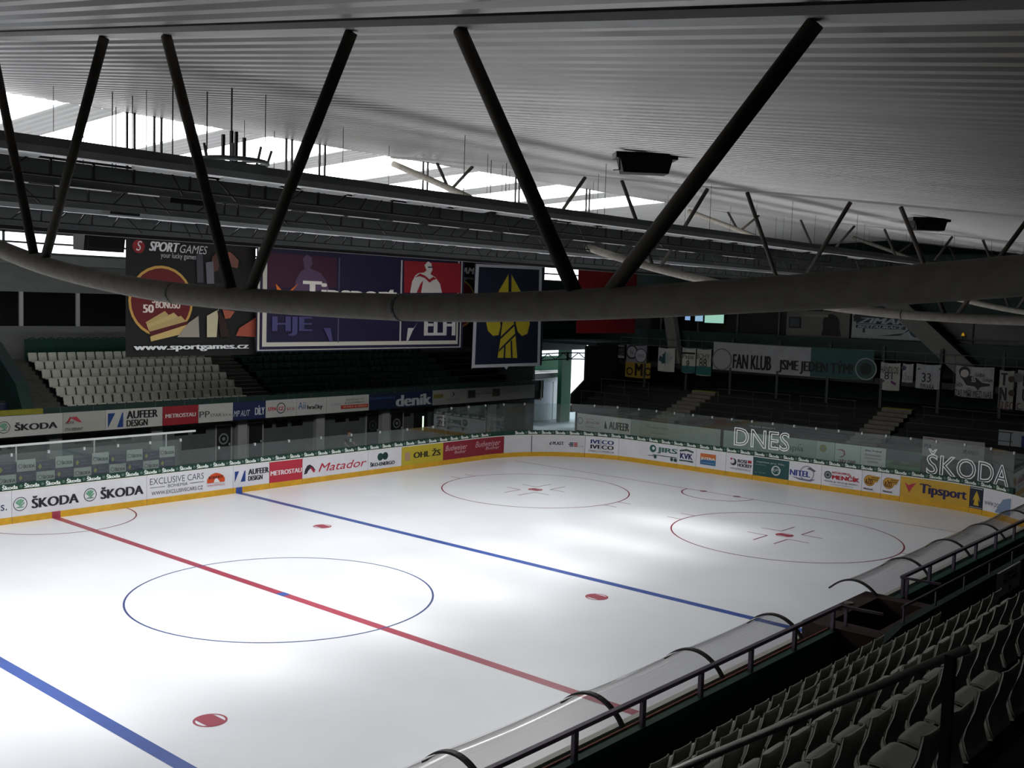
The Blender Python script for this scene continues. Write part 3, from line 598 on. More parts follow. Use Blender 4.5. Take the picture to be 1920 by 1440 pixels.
# ---------------------------------------------------------------- grey beams with lattice gantries behind them
def gantry(y, z, label, seed, ends=(-24, 40)):
    rnd = random.Random(seed)
    x0, x1 = ends
    t = thing('lighting_gantry', label, 'gantry', ((x0 + x1) / 2, y, z), 'lighting gantries under the roof')
    MB().box(x0, x1, y - .07, y + .07, z + .01, z + .13).build('beam', M_beam, t)
    MB().box(x0, x1, y - .09, y + .06, z - .085, z + .01).build('beam_edge', M_beaml, t)
    mb = MB()
    yl, zt, zb = y + .75, z - .03, z - .26
    for zz in (zt, zb): mb.bar((x0, yl, zz), (x1, yl, zz), .03, .03)
    x = x0
    while x < x1 - .5:
        st = rnd.choice([.3, .45, .6, .6])
        k = rnd.random()
        if k < .45: mb.bar((x, yl, zb), (x + st * .5, yl, zt), .025, .025)
        elif k < .8: mb.bar((x, yl, zb), (x, yl, zt), .03, .03)
        else: mb.bar((x, yl, zt), (x + st * .6, yl, zb - .08), .02, .02)
        x += st
    mb.build('lattice', M_dark, t)
    MB().box(x0, x1, yl + .2, yl + .22, zb - .1, zt).build('back_panel', mat('panel_dark_grey', '6c6e6e', .7), t)
    x = x0 + .5
    while x < x1 - 1:
        w = rnd.uniform(.7, 1.1)
        if rnd.random() < .8 and -14 < x < 14:
            MB().add([(x, y + .1, zt + .03), (x + w, y + .1, zt + .03), (x + w + .15, y + .75, zt - .02), (x + .15, y + .75, zt - .02), (x, y + .1, zt + .06), (x + w, y + .1, zt + .06), (x + w + .15, y + .75, zt + .01), (x + .15, y + .75, zt + .01)],
                   [(0, 3, 2, 1), (4, 5, 6, 7), (0, 1, 5, 4), (1, 2, 6, 5), (2, 3, 7, 6), (3, 0, 4, 7)]).build('reflector', M_white, t)
        x += w + rnd.uniform(.15, .5)
    x = x0 + 1.4
    while x < x1:
        MB().tube([(x, y, z + .1), (x, y, roof_n(y) + .05)], .006, 6).build('hanger', M_dark, t)
        x += 4.3
    return t
gantry(-12.4, 10.86, 'topmost grey beam of the three, with black lattice hanging behind it', 3)
gantry(-9.0, 10.84, 'middle one of three long grey beams under the roof', 5)
gantry(-5.6, 10.66, 'lowest of three long grey beams in view, above the hanging banners', 9)
# dark cable duct and rail below the third beam
t = thing('cable_duct', 'long black duct running just below the lowest grey beam', 'duct', (5, -3.4, 10.4))
MB().box(-24, 40, -3.55, -3.25, 10.28, 10.5).build('duct_body', M_dark, t)
for i in range(5): MB().tube([(-12 + 9.0 * i, -3.4, 10.5), (-12 + 9.0 * i, -3.4, roof_n(-3.4) + .03)], .008, 6).build('hanger', M_dark, t)
# paired black hanger frames behind the beams
for i, (px, zt) in enumerate(((-5.35, 0), (-4.6, 1), (-.45, 0), (.75, 1), (5.0, 1), (9.6, 0), (13.8, 1))):
    t = thing('hanger_frame', 'pair of black hanger straps dropping from the ridge to the beams', 'hanger', (px, -.6, 11.3), 'black hanger straps')
    for d in (-.1, .1): MB().bar((px + d, -.6, 11.2), (px + d, -.6, roof_n(-.6) + .02), .05, .05).build('strap', M_dark, t)
    MB().box(px - .12, px + .12, -.63, -.57, 11.2, 11.26 + .3 * zt).build('foot_plate', M_dark, t)

# ring shaped aerial above the beams
rx, ry, rz = -10.2, -12.3, 11.02
t = thing('ring_lamp', 'round grey ring fitting with upright prongs hanging above the topmost beam', 'lamp', (rx, ry, rz))
mb = MB()
mb.tube([(rx + .5 * math.cos(2 * PI * i / 32), ry + .5 * math.sin(2 * PI * i / 32), rz) for i in range(33)], .035, 8, caps=False)
for a in (0, PI / 3, 2 * PI / 3): mb.bar((rx + .5 * math.cos(a), ry + .5 * math.sin(a), rz), (rx - .5 * math.cos(a), ry - .5 * math.sin(a), rz), .05, .02)
mb.build('ring', M_beam, t, True)
for i in range(8):
    a = 2 * PI * i / 8 + .2
    MB().tube([(rx + .5 * math.cos(a), ry + .5 * math.sin(a), rz), (rx + .56 * math.cos(a), ry + .56 * math.sin(a), rz + .2)], .02, 6).build('prong', M_beam, t)
mb = MB()
for dx in (-.16, -.02, .06, .2): mb.bar((rx + dx, ry, rz), (rx + dx, ry, rz + (.38 if abs(dx) > .1 else .45)), .04, .04)
mb.build('mount', M_dark, t)
MB().tube([(rx - .02, ry, rz + .3), (rx - .02, ry, roof_n(ry) + .03)], .012, 6).build('hanger', M_dark, t)

# loudspeaker clusters and boxes
def cluster(x, y, ang, label):
    t = thing('loudspeaker_cluster', label, 'loudspeaker', (x, y, roof_n(y)), 'loudspeaker clusters under the roof')
    c, s = math.cos(ang), math.sin(ang)
    def P(u, v, z): return (x + u * c - v * s, y + u * s + v * c, z)
    zt = roof_n(y) - .02
    def bx(mb, u0, u1, v0, v1, z0, z1, tu=0):
        mb.add([P(u0 + tu, v0, z0), P(u1 - tu, v0, z0), P(u1 - tu, v1, z0), P(u0 + tu, v1, z0), P(u0, v0, z1), P(u1, v0, z1), P(u1, v1, z1), P(u0, v1, z1)],
               [(0, 3, 2, 1), (4, 5, 6, 7), (0, 1, 5, 4), (1, 2, 6, 5), (2, 3, 7, 6), (3, 0, 4, 7)])
        return mb
    bx(MB(), -.52, .52, -.16, .2, zt - .1, zt).build('mount_frame', M_dark, t)
    bx(MB(), -.44, .44, -.12, .2, zt - .33, zt - .1, .06).build('cabinet', M_black, t)
    for k in range(3):
        u = -.27 + .13 * k
        MB().tube([P(u, -.1, zt - .26), P(u, -.17, zt - .26)], .03, 10, r1=.055).build('horn', M_dark, t)
    mb = MB()
    mb.bar(P(-.46, -.14, zt - .1), P(-.45, -.14, zt - .3), .02, .02)
    mb.bar(P(-.45, -.14, zt - .3), P(-.56, -.14, zt - .31), .015, .015)
    mb.build('cable', M_dark, t)
    return t
cluster(-4.5, -15.7, -.75, 'black loudspeaker cluster hung under the roof between the two thick diagonals')
cluster(8.9, -15.6, -.75, 'black loudspeaker cluster hung under the roof near the dark end')
def speaker(x0, x1, y0, y1, z0, z1, zr, label):
    t = thing('loudspeaker', label, 'loudspeaker', ((x0 + x1) / 2, (y0 + y1) / 2, z0), 'hanging loudspeakers')
    w = .06 * (x1 - x0)
    MB().prism([(y0 + .1, z0), (y1, z0 + .03), (y1, z1), (y0, z1)], x0, x1, 'x').build('cabinet', M_black, t)
    MB().box(x0 + w, x1 - w, y0 + .0, y0 + .02, z0 + .08, z1 - .06).build('front_grille', M_dark, t)
    for xx in (x0 + .1, x1 - .1): MB().tube([(xx, (y0 + y1) / 2, z1), (xx, (y0 + y1) / 2, zr)], .01, 6).build('hanger', M_dark, t)
speaker(-7.4, -6.4, -2.3, -1.7, 9.98, 10.52, roof_n(-2) + .03, 'black loudspeaker hanging just over the thick pipe, beside the dark games banner')
speaker(-9.35, -8.75, -7.2, -6.8, 10.5, 10.86, roof_n(-7) + .03, 'small black loudspeaker between the middle and lowest grey beam')
speaker(1.1, 1.9, -7.2, -6.8, 11.2, 11.62, roof_n(-7) + .03, 'black box loudspeaker under the topmost beam, nearer the end of the hall')
speaker(-10.5, -9.7, -11.2, -10.8, 10.45, 10.78, roof_n(-11) + .03, 'black box loudspeaker tucked behind the topmost grey beam')

# ---------------------------------------------------------------- dasher boards, one section per advertisement
M_capw = mat('cap_rail', 'dcdad2', 0.5)
M_bgreen = mat('band_green', '12382c', 0.5)
def wall_strip(mb, s0, s1, z0, z1, w0, w1, m=0):
    n = max(1, int(math.ceil((s1 - s0) / .45)))
    vs, fs = [], []
    for i in range(n + 1):
        s = s0 + (s1 - s0) * i / n
        vs += [on_path(s, z0, w0), on_path(s, z1, w0), on_path(s, z1, w1), on_path(s, z0, w1)]
    for i in range(n):
        a, b = 4 * i, 4 * i + 4
        for k in range(4): fs.append((a + k, b + k, b + (k + 1) % 4, a + (k + 1) % 4))
    fs += [(0, 1, 2, 3), (4 * n + 3, 4 * n + 2, 4 * n + 1, 4 * n)]
    mb.add(vs, fs, m)
    return mb
BAND = [-4.3 + .84 * i for i in range(74)]
def board_section(s0, s1, bg, label, items, band=True, kicks=()):
    p = on_path((s0 + s1) / 2, 0)
    t = thing('dasher_board', label, 'board', p, 'dasher boards around the ice')
    g = .008
    wall_strip(MB(), s0 + g, s1 - g, .02, 1.25, -.1, 0).build('board_panel', mat('board_' + bg, bg, .4, var=.05, vs=1.6), t)
    wall_strip(MB(), s0 + g, s1 - g, .0, .26, .0, .014).build('kick_strip', M_yellow, t)
    for k, h in kicks: wall_strip(MB(), k - .17, k + .17, .0, .265, .014, .02).build('line_mark', M_red if h else M_blue, t)
    wall_strip(MB(), s0 + g, s1 - g, 1.25, 1.29, -.12, .012).build('cap_rail', M_capw, t)
    decals(items, lambda u, v, w: on_path(u, v, w), t, .004)
    if band:
        wall_strip(MB(), s0 + g, s1 - g, 1.29, 1.55, -.045, -.03).build('green_band', M_bgreen, t)
        its = []
        for c in BAND:
            if s0 <= c < s1 and not (25.9 < c < 27.4):
                its += [('t', 'Škoda', c - .3, c + .3, 1.335, 1.525, 'dfe6e0', 1), ('c', c + .42, 1.42, .06, '5c7268')]
        if its: decals(its, lambda u, v, w: on_path(u, v, w), t, -.024, 0, names=('band_lettering', 'band_dot'))
    return t
for i, (s0, s1, bg, label, items) in enumerate(BOARDS):
    kicks = [(k, h) for k, h in ((0.0, 1), (8.5, 0)) if s0 <= k < s1]
    board_section(s0, s1, bg, label, items, s0 < S1 + AR + EN + 5.5, kicks)
SB = BOARDS[-1][1]
board_section(-14, BOARDS[0][0], 'd4d4da', 'plain white board section outside the view beyond the edge lettering', [], False)
cur, n = SB, 0
while cur < S_END - 14:
    board_section(cur, cur + 9.5, 'cfcfd4', 'plain white board section along the near side of the ice under the curved shields', [], False)
    cur += 9.5

# ---------------------------------------------------------------- protective glass panes, each with its clip
M_glass = glass('rink_glass', (.86, .91, .89), .045, (.34, .40, .39), .8, .02)
M_clip = mat('glass_clip', 'b8bcbc', .4, .3)
def panes(s0, s1, w, z1, group, label):
    n = max(1, round((s1 - s0) / w))
    for i in range(n):
        a, b = s0 + (s1 - s0) * i / n, s0 + (s1 - s0) * (i + 1) / n
        m = (a + b) / 2
        t = thing('rink_glass', label, 'glass', on_path(m, 1.3, -.09), group)
        A, B = Vector(on_path(a + .006, 0, -.09)), Vector(on_path(b - .006, 0, -.09))
        mb = MB()
        d = (B - A).normalized()
        q = Vector((-d.y, d.x, 0)) * .006
        mb.add([A - q + Vector((0, 0, 1.3)), B - q + Vector((0, 0, 1.3)), B + q + Vector((0, 0, 1.3)), A + q + Vector((0, 0, 1.3)), A - q + Vector((0, 0, z1)), B - q + Vector((0, 0, z1)), B + q + Vector((0, 0, z1)), A + q + Vector((0, 0, z1))],
               [(0, 3, 2, 1), (4, 5, 6, 7), (0, 1, 5, 4), (1, 2, 6, 5), (2, 3, 7, 6), (3, 0, 4, 7)])
        mb.build('sheet', M_glass, t)
        x, y, _ = on_path(b - .05, 0, -.09)
        MB().box(x - .04, x + .04, y - .04, y + .04, z1 - .1, z1 + .02).build('clip', M_clip, t)
panes(-6, 5.6, 1.45, 2.7, 'tall panes before the bench', 'tall clear glass pane over the boards in front of the team bench')
panes(5.6, 21.0, 1.93, 2.2, 'low panes on the long side', 'low clear glass pane over the boards along the far long side')
panes(21.0, S1 + AR, 1.35, 3.15, 'tall panes in the far corner', 'tall glass pane in the curve of boards near the open gate')
panes(S1 + AR, S1 + AR + EN, 1.22, 3.15, 'tall panes along the rink end', 'tall glass pane along the end of the rink before the standing terrace')
panes(S1 + AR + EN, S1 + AR + EN + 8, 1.3, 3.15, 'tall panes in the near corner', 'tall glass pane in the curve of boards under the big outlined lettering')

# outlined lettering stuck on the end glass
M_outl = mat('outline_white', 'f2f4f4', .5)
def outline(word, s0, s1, z0, z1, label):
    vs, fs = text_geo(word, 1, .02)
    mb = MB().add([on_path(s0 + (s1 - s0) * v[0], z0 + (z1 - z0) * v[1], -.04 + .4 * v[2]) for v in vs], fs)
    o = mb.build('glass_lettering', M_outl)
    tag(o, label, 'lettering', 'outlined words on the end glass')
outline('DNES', 41.17, 44.42, 1.72, 2.72, 'outlined white word of four letters on the end glass')
outline('ŠKODA', 51.5, 55.75, 1.5, 2.74, 'big outlined white word with a hook over its first letter on the curved glass')
tag(MB().add([on_path(42.1 + 1.5 * v[0], 2.82 + .1 * v[1], -.03) for v in text_geo('MLADÁ FRONTA')[0]], text_geo('MLADÁ FRONTA')[1]).build('glass_caption', ink('8d9494')), 'small grey line of lettering above the outlined four letter word', 'lettering')

# ---------------------------------------------------------------- far stand
YF = 21.5
def tread_f(i): return 3.0 + .38 * i
mb = MB()
for i in range(7):
    y0 = 23.5 + .76 * i
    mb.box(-12, 38.5, y0, (y0 + .76 if i < 6 else 30), 2.5, tread_f(i))
mb.box(-12, 38.5, YF + .08, 23.5, 2.35, 2.9)
struct('stand_far_slab', mb, M_concd)
mb = MB().box(-12, 38.5, YF + .06, YF + .2, 2.9, 3.62)
struct('parapet_far', mb, M_greend)
mb = MB()
for i in range(31): mb.box(-11 + 1.6 * i, -10.97 + 1.6 * i, YF + .045, YF + .06, 3.36, 3.62)
mb.box(-12, 5.9, YF + .03, YF + .22, 3.4, 3.62)
mb.box(-12, 5.9, YF + .22, YF + .9, 3.3, 3.4)
o = MB().box(-12, 2.6, YF + .03, YF + .25, 3.38, 3.62).build('trim_1', mat('yellow_edge', '7d7a22', .7, var=.15), None, False, 'structure')
mb = MB()
for i in range(31): mb.box(-11 + 1.6 * i, -10.97 + 1.6 * i, YF + .045, YF + .058, 3.36, 3.62)
struct('trim_2', mb, M_greyd)
for s0, s1, bg, label, items in FASCIA:
    t = thing('advertising_panel', label, 'advertising panel', ((s0 + s1) / 2, YF, 2.4), 'panels on the far stand front')
    MB().box(s0 + .01, s1 - .01, YF, YF + .05, 2.41, 3.36).build('panel', mat('panel_' + bg, bg, .55, var=.05), t)
    decals(items, lambda u, v, w: (u, YF - w, v), t)
t = thing('advertising_panel', 'pale end panel turning the corner of the far stand beside the gate', 'advertising panel', (38.4, YF, 2.4), 'panels on the far stand front')
MB().box(38.2, 38.26, YF, YF + .9, 2.2, 3.6).build('panel', mat('panel_c8c8c4', 'c8c8c4', .55), t)
# aisle steps
M_step = mat('step_concrete', '5a5954', .85, var=.15)
def stairs_f(x0, x1, label):
    mb = MB()
    for i in range(14):
        y0 = 23.1 + .38 * i
        mb.box(x0, x1, y0, y0 + .37, 2.9, 2.98 + .19 * i)
    tag(mb.build('aisle_stairs', M_step), label, 'stairs', 'aisle stairs of the far stand')
stairs_f(3.1, 4.7, 'grey concrete aisle stairs beside the first white seats of the far stand')
stairs_f(15.2, 16.9, 'grey concrete aisle stairs between the white seats and the dark green seats')

# seats of the far stand
M_seatw = mat('seat_white', 'e2e2d6', .5, var=.06, vs=3)
M_seatg = mat('seat_green', '1c4234', .5, var=.1, vs=3)
def seat_shell(w, prof, curl, lip=0.0):
    # prof: side profile points (y, z), swept over the width with the edges curling forward
    mb = MB()
    n = 7
    vs, fs = [], []
    k = len(prof)
    for side in (0, 1):
        for j in range(n):
            u = -1 + 2 * j / (n - 1)
            for i, (y, z) in enumerate(prof):
                e = u ** 6
                t0, t1 = prof[max(i - 1, 0)], prof[min(i + 1, k - 1)]
                dy, dz = t1[0] - t0[0], t1[1] - t0[1]
                L = math.hypot(dy, dz) or 1
                ny, nz = dz / L, -dy / L          # towards the sitter
                if ny * .6 + nz < 0: ny, nz = -ny, -nz
                tw = w / 2 * (1 - (.05 if i == 0 else 0) - (.04 if i == k - 1 else 0))
                off = curl * e - .016 * side
                vs.append((u * tw, y + ny * off, z + nz * off))
    for side in (0, 1):
        b = side * n * k
        for j in range(n - 1):
            for i in range(k - 1):
                f = (b + j * k + i, b + (j + 1) * k + i, b + (j + 1) * k + i + 1, b + j * k + i + 1)
                fs.append(f if side else tuple(reversed(f)))
    for j in range(n - 1):
        for i in (0, k - 1):
            fs.append((j * k + i, (j + 1) * k + i, n * k + (j + 1) * k + i, n * k + j * k + i))
    for i in range(k - 1):
        for j in (0, n - 1):
            fs.append((j * k + i, j * k + i + 1, n * k + j * k + i + 1, n * k + j * k + i))
    return mb.add(vs, fs)
# local frame: sitter faces -y on the far stand
PB = [(.2, .86), (.185, .8), (.165, .7), (.12, .62), (.1, .54), (.13, .46)]
PS = [(.13, .46), (.06, .425), (-.08, .42), (-.2, .435), (-.25, .43), (-.265, .40)]
def make_far_seat(m, label):
    t = thing('stadium_seat', label, 'seat')
    seat_shell(.46, PB, .03).build('backrest', m, t, True)
    seat_shell(.46, PS, .025).build('seat_pan', m, t, True)
    MB().box(-.06, .06, -.1, .2, .2, .42).box(-.2, .2, .04, .12, .36, .41).build('bracket', M_dark, t)
    return t
ROWN = ['front row', 'second row', 'third row', 'fourth row', 'fifth row', 'top row']
proto = make_far_seat(M_seatw, 'x')
first = True
for i in range(6):
    for j in range(20):
        p = (5.05 + .514 * j, 24.0 + .76 * i, tread_f(i))
        lab = 'white plastic seat in the %s of the white block on the far stand' % ROWN[i]
        grp = 'white far seats, ' + ROWN[i]
        if first:
            o = proto; first = False
            o.location = p; ROOT[o.name] = Vector(p); tag(o, lab, 'seat', grp)
        else: dup(proto, p, lab, grp)
protog = make_far_seat(M_seatg, 'x')
first = True
rest = []
for i in range(6):
    for j in range(30):
        p = (17.3 + .514 * j, 24.0 + .76 * i, tread_f(i))
        lab = 'dark green plastic seat in the %s of the green block on the far stand' % ROWN[i]
        grp = 'green far seats, ' + ROWN[i]
        if j >= 9:
            rest.append(p); continue
        if first:
            o = protog; first = False
            o.location = p; ROOT[o.name] = Vector(p); tag(o, lab, 'seat', grp)
        else: dup(protog, p, lab, grp)
mb = MB()
for sh in (seat_shell(.46, PB, .03), seat_shell(.46, PS, .025)):
    for p in rest: mb.add([(v[0] + p[0], v[1] + p[1], v[2] + p[2]) for v in sh.v], sh.f)
tag(mb.build('green_seating', M_seatg, None, True), 'rest of the dark green seat block on the far stand, in deep shade', 'seating', None, 'stuff')
# green screen and small sign behind the top row, hooded edge above
t = thing('green_screen', 'dark green boarded screen behind the top row of white seats', 'screen', (9, 28.75, 5.3))
MB().box(5.0, 13.2, 28.72, 28.8, 5.28, 6.42).build('board', M_green, t)
mb = MB()
for i in range(16): mb.tube([(5.25 + .5 * i, 28.9, 6.42), (5.45 + .5 * i, 28.9, 6.49), (5.65 + .5 * i, 28.9, 6.42)], .02, 6)
mb.build('top_trim', M_dark, t)
t = thing('stand_sign', 'small white sign with a black round symbol at the end of the green screen', 'sign', (11.3, 28.68, 5.5))
MB().box(10.75, 13.1, 28.66, 28.71, 5.45, 6.42).build('board', M_white, t)
decals([('ring', 11.25, 5.95, .17, .13, '1c1c1e'), ('t', 'SEKTOR', 11.0, 11.5, 6.22, 6.33, '1c1c1e', 1), ('p', [(11.18, 5.86), (11.25, 6.06), (11.32, 5.86)], '1c1c1e'), ('t', 'K', 12.0, 12.4, 5.75, 6.3, '151517', 1)], lambda u, v, w: (u, 28.66 - w, v), t)
# green ramp wall and blue barrel by the first aisle
struct('wall_ramp', MB().prism([(22.4, 2.9), (29.5, 2.9), (29.5, 6.6), (26.2, 6.4), (23.4, 4.6)], 2.2, 2.75, 'x'), M_greend)
struct('wall_passage', MB().box(-12, 2.2, 28.2, 28.4, 2.9, 6.9), M_greend)
t = thing('barrel', 'dark blue barrel standing by the green ramp wall at the edge of the view', 'barrel', (1.5, 23.4, 2.9))
MB().tube([(1.5, 23.4, 2.9 + .1 * k) for k in range(10)], .3, 18).build('drum', mat('barrel_blue', '16243c', .5), t, True)
MB().tube([(1.5, 23.4, 3.78), (1.5, 23.4, 3.84)], .31, 18).build('lid', M_dark, t)

# ---------------------------------------------------------------- rooms under the far stand
YW = 22.35
struct('wall_under_stand', MB().box(-12, 38.3, YW, YW + .2, -.1, 2.4), M_greyd)
mb = MB()
for x in (-1.8, 3.44, 8.61, 13.66, 18.94, 23.98, 29.0, 33.8): mb.box(x - .3, x + .3, YW - .3, YW, 0, 2.4)
struct('pillar_row', mb, M_grey)
k = 40
for x in [.3 + 1.05 * i for i in range(33)]:
    if any(abs(x + .4 - c) < .75 for c in (3.44, 8.61, 12.6, 13.66, 14.6, 18.94, 23.2, 23.98, 25.1, 27.5, 28.4, 29.0)): continue
    struct('window_%d' % k, MB().box(x, x + .78, YW - .015, YW, 1.72, 2.08), M_winb)
    k += 1
for n, (x0, x1, em) in enumerate(((12.2, 13.08, 1), (14.22, 15.1, 0), (22.65, 23.6, 2), (24.6, 25.6, 1))):
    w = struct('door_%d' % (n + 1), MB().box(x0, x1, YW - .05, YW, 0, 2.06), M_black)
    mb = MB()
    mb.box(x0 - .07, x0, YW - .07, YW, 0, 2.12); mb.box(x1, x1 + .07, YW - .07, YW, 0, 2.12); mb.box(x0, x1, YW - .07, YW, 2.06, 2.12)
    mb.build('door_frame', M_grey, w)
    MB().box(x1 - .12, x1 - .06, YW - .09, YW - .05, .98, 1.1).build('door_handle', M_clip, w)
    if em:
        c = '7c8282' if em == 1 else '3a3e40'
        decals([('c', (x0 + x1) / 2, 1.35, .3, c), ('c', (x0 + x1) / 2, 1.35, .22, '151718'), ('c', (x0 + x1) / 2, 1.35, .1, c)], lambda u, v, q: (u, YW - .052 - q, v), w, names=('lettering', 'door_emblem'))
w = struct('door_9', MB().box(26.6, 27.75, YW - .06, YW, 0, 2.0), M_black)
MB().box(27.3, 27.42, YW - .075, YW - .06, .75, 1.66).build('door_gap', emit('daylight_gap', 'e8ffe6', 1.3), w)
t = thing('vending_machine', 'drinks machine with a lit red and white front under the far stand', 'vending machine', (28.4, YW - .5, 0))
MB().box(27.95, 28.62, YW - .85, YW - .32, 0, 1.95).build('cabinet', M_dark, t)
MB().box(28.05, 28.5, YW - .86, YW - .85, .95, 1.78).build('display', emit('display_red', '6a3436', .45), t)
MB().box(28.36, 28.44, YW - .87, YW - .855, 1.0, 1.72).build('lamp_tube', emit('display_tube', 'dfe4da', .8), t)
MB().box(28.52, 28.6, YW - .87, YW - .85, .6, 1.8).build('side_panel', M_grey, t)

# ---------------------------------------------------------------- team bench on the far side
t = thing('bench_backboard', 'chequered backboard of small white and purple adverts behind the team bench', 'backboard', (2, 16.8, 1))
mb = MB()
cols = [-4.6 + .79 * i for i in range(14)]
MB().box(-4.7, 6.6, 16.82, 16.88, .9, 2.05).build('board', M_greyd, t)
for i, x in enumerate(cols):
    up = i % 2
    za = (1.64, 2.12) if up else (1.58, 1.98)
    zb = (1.18, 1.62) if up else (1.12, 1.56)
    for (z0, z1), wh in ((za, up), (zb, not up)):
        sq = MB().box(x, x + .75, 16.79, 16.82, z0, z1).build('advert_square', mat('square_white' if wh else 'square_purple', '9da4a2' if wh else '2c2c48', .6), t)
        its = [('t', 'ŠKODA', x + .24, x + .72, z0 + .13, z0 + .3, '35383a', 1), ('ring', x + .13, z0 + .22, .09, .07, '35383a')] if wh else [('p', [(x + .06, z0 + .2), (x + .14, z0 + .32), (x + .22, z0 + .2), (x + .14, z0 + .08)], '8a8a3a'), ('t', 'ČESKÁ', x + .26, x + .6, z0 + .22, z0 + .32, '6c7080'), ('t', 'POJIŠŤOVNA', x + .26, x + .72, z0 + .08, z0 + .18, '6c7080')]
        decals(its, lambda u, v, w: (u, 16.79 - w, v), sq, names=('square_lettering', 'square_mark'))
t = thing('bench_shelter', 'glazed shelter with a light top rail behind the team bench', 'shelter', (1, 17.0, 0))
MB().box(-6, 7.6, 16.95, 17.05, 2.66, 2.74).build('top_rail', M_beaml, t)
for x in (-3.9, -.6, 2.7, 6.1):
    MB().box(x - .03, x + .03, 16.97, 17.03, 0, 2.66).build('post', M_beam, t)
M_glass2 = glass('shelter_glass', (.88, .92, .9), .07, (.30, .36, .35), .6)
for x0, x1 in ((-5.9, -3.95), (-3.85, -.65), (-.55, 2.65), (2.75, 6.05)):
    MB().box(x0, x1, 16.99, 17.01, 2.06, 2.64).build('shelter_pane', M_glass2, t)
t = thing('team_bench', 'long pale bench behind the boards under the chequered backboard', 'bench', (1, 16.2, 0))
MB().box(-4.6, 6.4, 15.95, 16.35, .55, .62).build('seat_plank', M_grey, t)
for x in (-4, -1.4, 1.2, 3.8, 6.0): MB().box(x - .05, x + .05, 16.0, 16.3, 0, .55).build('leg', M_dark, t)
MB().box(-4.7, 6.6, 16.74, 16.8, .35, 1.1).build('lower_board', mat('bench_grey', '6f7674', .6), t)

# ---------------------------------------------------------------- person behind the far glass
def person(x, y, label):
    t = thing('person', label, 'person', (x, y, 0))
    me = bpy.data.meshes.new('body')
    J = dict(pel=(0, 0, .96), bel=(0, 0, 1.1), che=(0, -.01, 1.34), nk=(0, -.01, 1.5), hd0=(0, -.02, 1.6), hd1=(0, -.03, 1.76),
             sl=(-.19, 0, 1.42), el=(-.26, .02, 1.14), wl=(-.2, -.16, .96), fl=(-.17, -.22, .9), sr=(.19, 0, 1.42), er=(.29, .03, 1.16), wr=(.33, -.16, 1.04), fr=(.36, -.23, 1.03),
             hl=(-.1, 0, .9), kl=(-.12, -.02, .5), al=(-.13, .02, .09), tl=(-.14, -.15, .04), hr=(.1, 0, .9), kr=(.13, -.03, .5), ar=(.15, .02, .09), tr=(.17, -.15, .04))
    rad = dict(pel=.15, bel=.15, che=.165, nk=.06, hd0=.085, hd1=.095, sl=.075, el=.05, wl=.035, fl=.035, sr=.075, er=.05, wr=.035, fr=.035, hl=.105, kl=.07, al=.048, tl=.04, hr=.105, kr=.07, ar=.048, tr=.04)
    E = [('pel', 'bel'), ('bel', 'che'), ('che', 'nk'), ('nk', 'hd0'), ('hd0', 'hd1'), ('che', 'sl'), ('sl', 'el'), ('el', 'wl'), ('wl', 'fl'), ('che', 'sr'), ('sr', 'er'), ('er', 'wr'), ('wr', 'fr'),
         ('pel', 'hl'), ('hl', 'kl'), ('kl', 'al'), ('al', 'tl'), ('pel', 'hr'), ('hr', 'kr'), ('kr', 'ar'), ('ar', 'tr')]
    ks = list(J)
    for side, sx, w in (('l', -1, 'fl'), ('r', 1, 'fr')):
        bx, by, bz = J[w]
        for f in range(5):
            o = (f - 2) * .018
            nm = 'g%s%d' % (side, f)
            ln = (.05, .075, .085, .078, .06)[f]
            J[nm] = (bx + o, by - ln * .6, bz - ln * .7) if f else (bx - sx * .05, by - .03, bz - .02)
            rad[nm] = .009
            E.append((w, nm))
    ks = list(J)
    me.from_pydata([J[k] for k in ks], [(ks.index(a), ks.index(b)) for a, b in E], [])
    ob = bpy.data.objects.new('body', me)
    COL.objects.link(ob)
    sk = ob.modifiers.new('skin', 'SKIN')
    for i, k in enumerate(ks):
        me.skin_vertices[0].data[i].radius = (rad[k], rad[k] * (.72 if k in ('che', 'bel', 'pel') else 1))
    me.skin_vertices[0].data[0].use_root = True
    ss = ob.modifiers.new('sub', 'SUBSURF')
    ss.levels = ss.render_levels = 1
    dg = bpy.context.evaluated_depsgraph_get()
    m2 = bpy.data.meshes.new_from_object(ob.evaluated_get(dg))
    bpy.data.objects.remove(ob)
    for m in (mat('skin', '9a7260', .6), mat('tee_black', '17171b', .8), mat('trousers', '5b5a58', .8)): m2.materials.append(m)
    for p in m2.polygons:
        c = p.center
        p.use_smooth = True
        arm = abs(c.x) > .2
        p.material_index = 1 if (1.0 < c.z < 1.5 and not (arm and c.z < 1.22)) else (2 if c.z <= 1.0 and not (abs(c.x) > .16 and c.z > .8 and c.y < -.08) else 0)
    b = bpy.data.objects.new('body', m2)
    COL.objects.link(b)
    b.parent = t
    vs, fs = [], []
    for i in range(5):
        for j in range(12):
            a, e = 2 * PI * j / 12, PI / 2 * i / 4.4
            vs.append((x + .103 * math.cos(a) * math.cos(e), y - .01 + .108 * math.sin(a) * math.cos(e), 1.74 + .12 * math.sin(e)))
    for i in range(4):
        for j in range(12): fs.append((i * 12 + j, i * 12 + (j + 1) % 12, (i + 1) * 12 + (j + 1) % 12, (i + 1) * 12 + j))
    MB().add(vs, fs).build('hair', mat('hair_brown', '2a201a', .8), t, True)
    MB().box(x - .07, x + .07, y - .155, y - .135, 1.2, 1.38).build('shirt_print', mat('shirt_print', 'b4b4ae', .8), t)
    MB().box(x - .015, x + .015, y - .15, y - .12, 1.63, 1.665).build('nose', mat('skin', '9a7260'), t)
person(18.0, 18.4, 'person in a dark tee with a pale print standing behind the far glass')

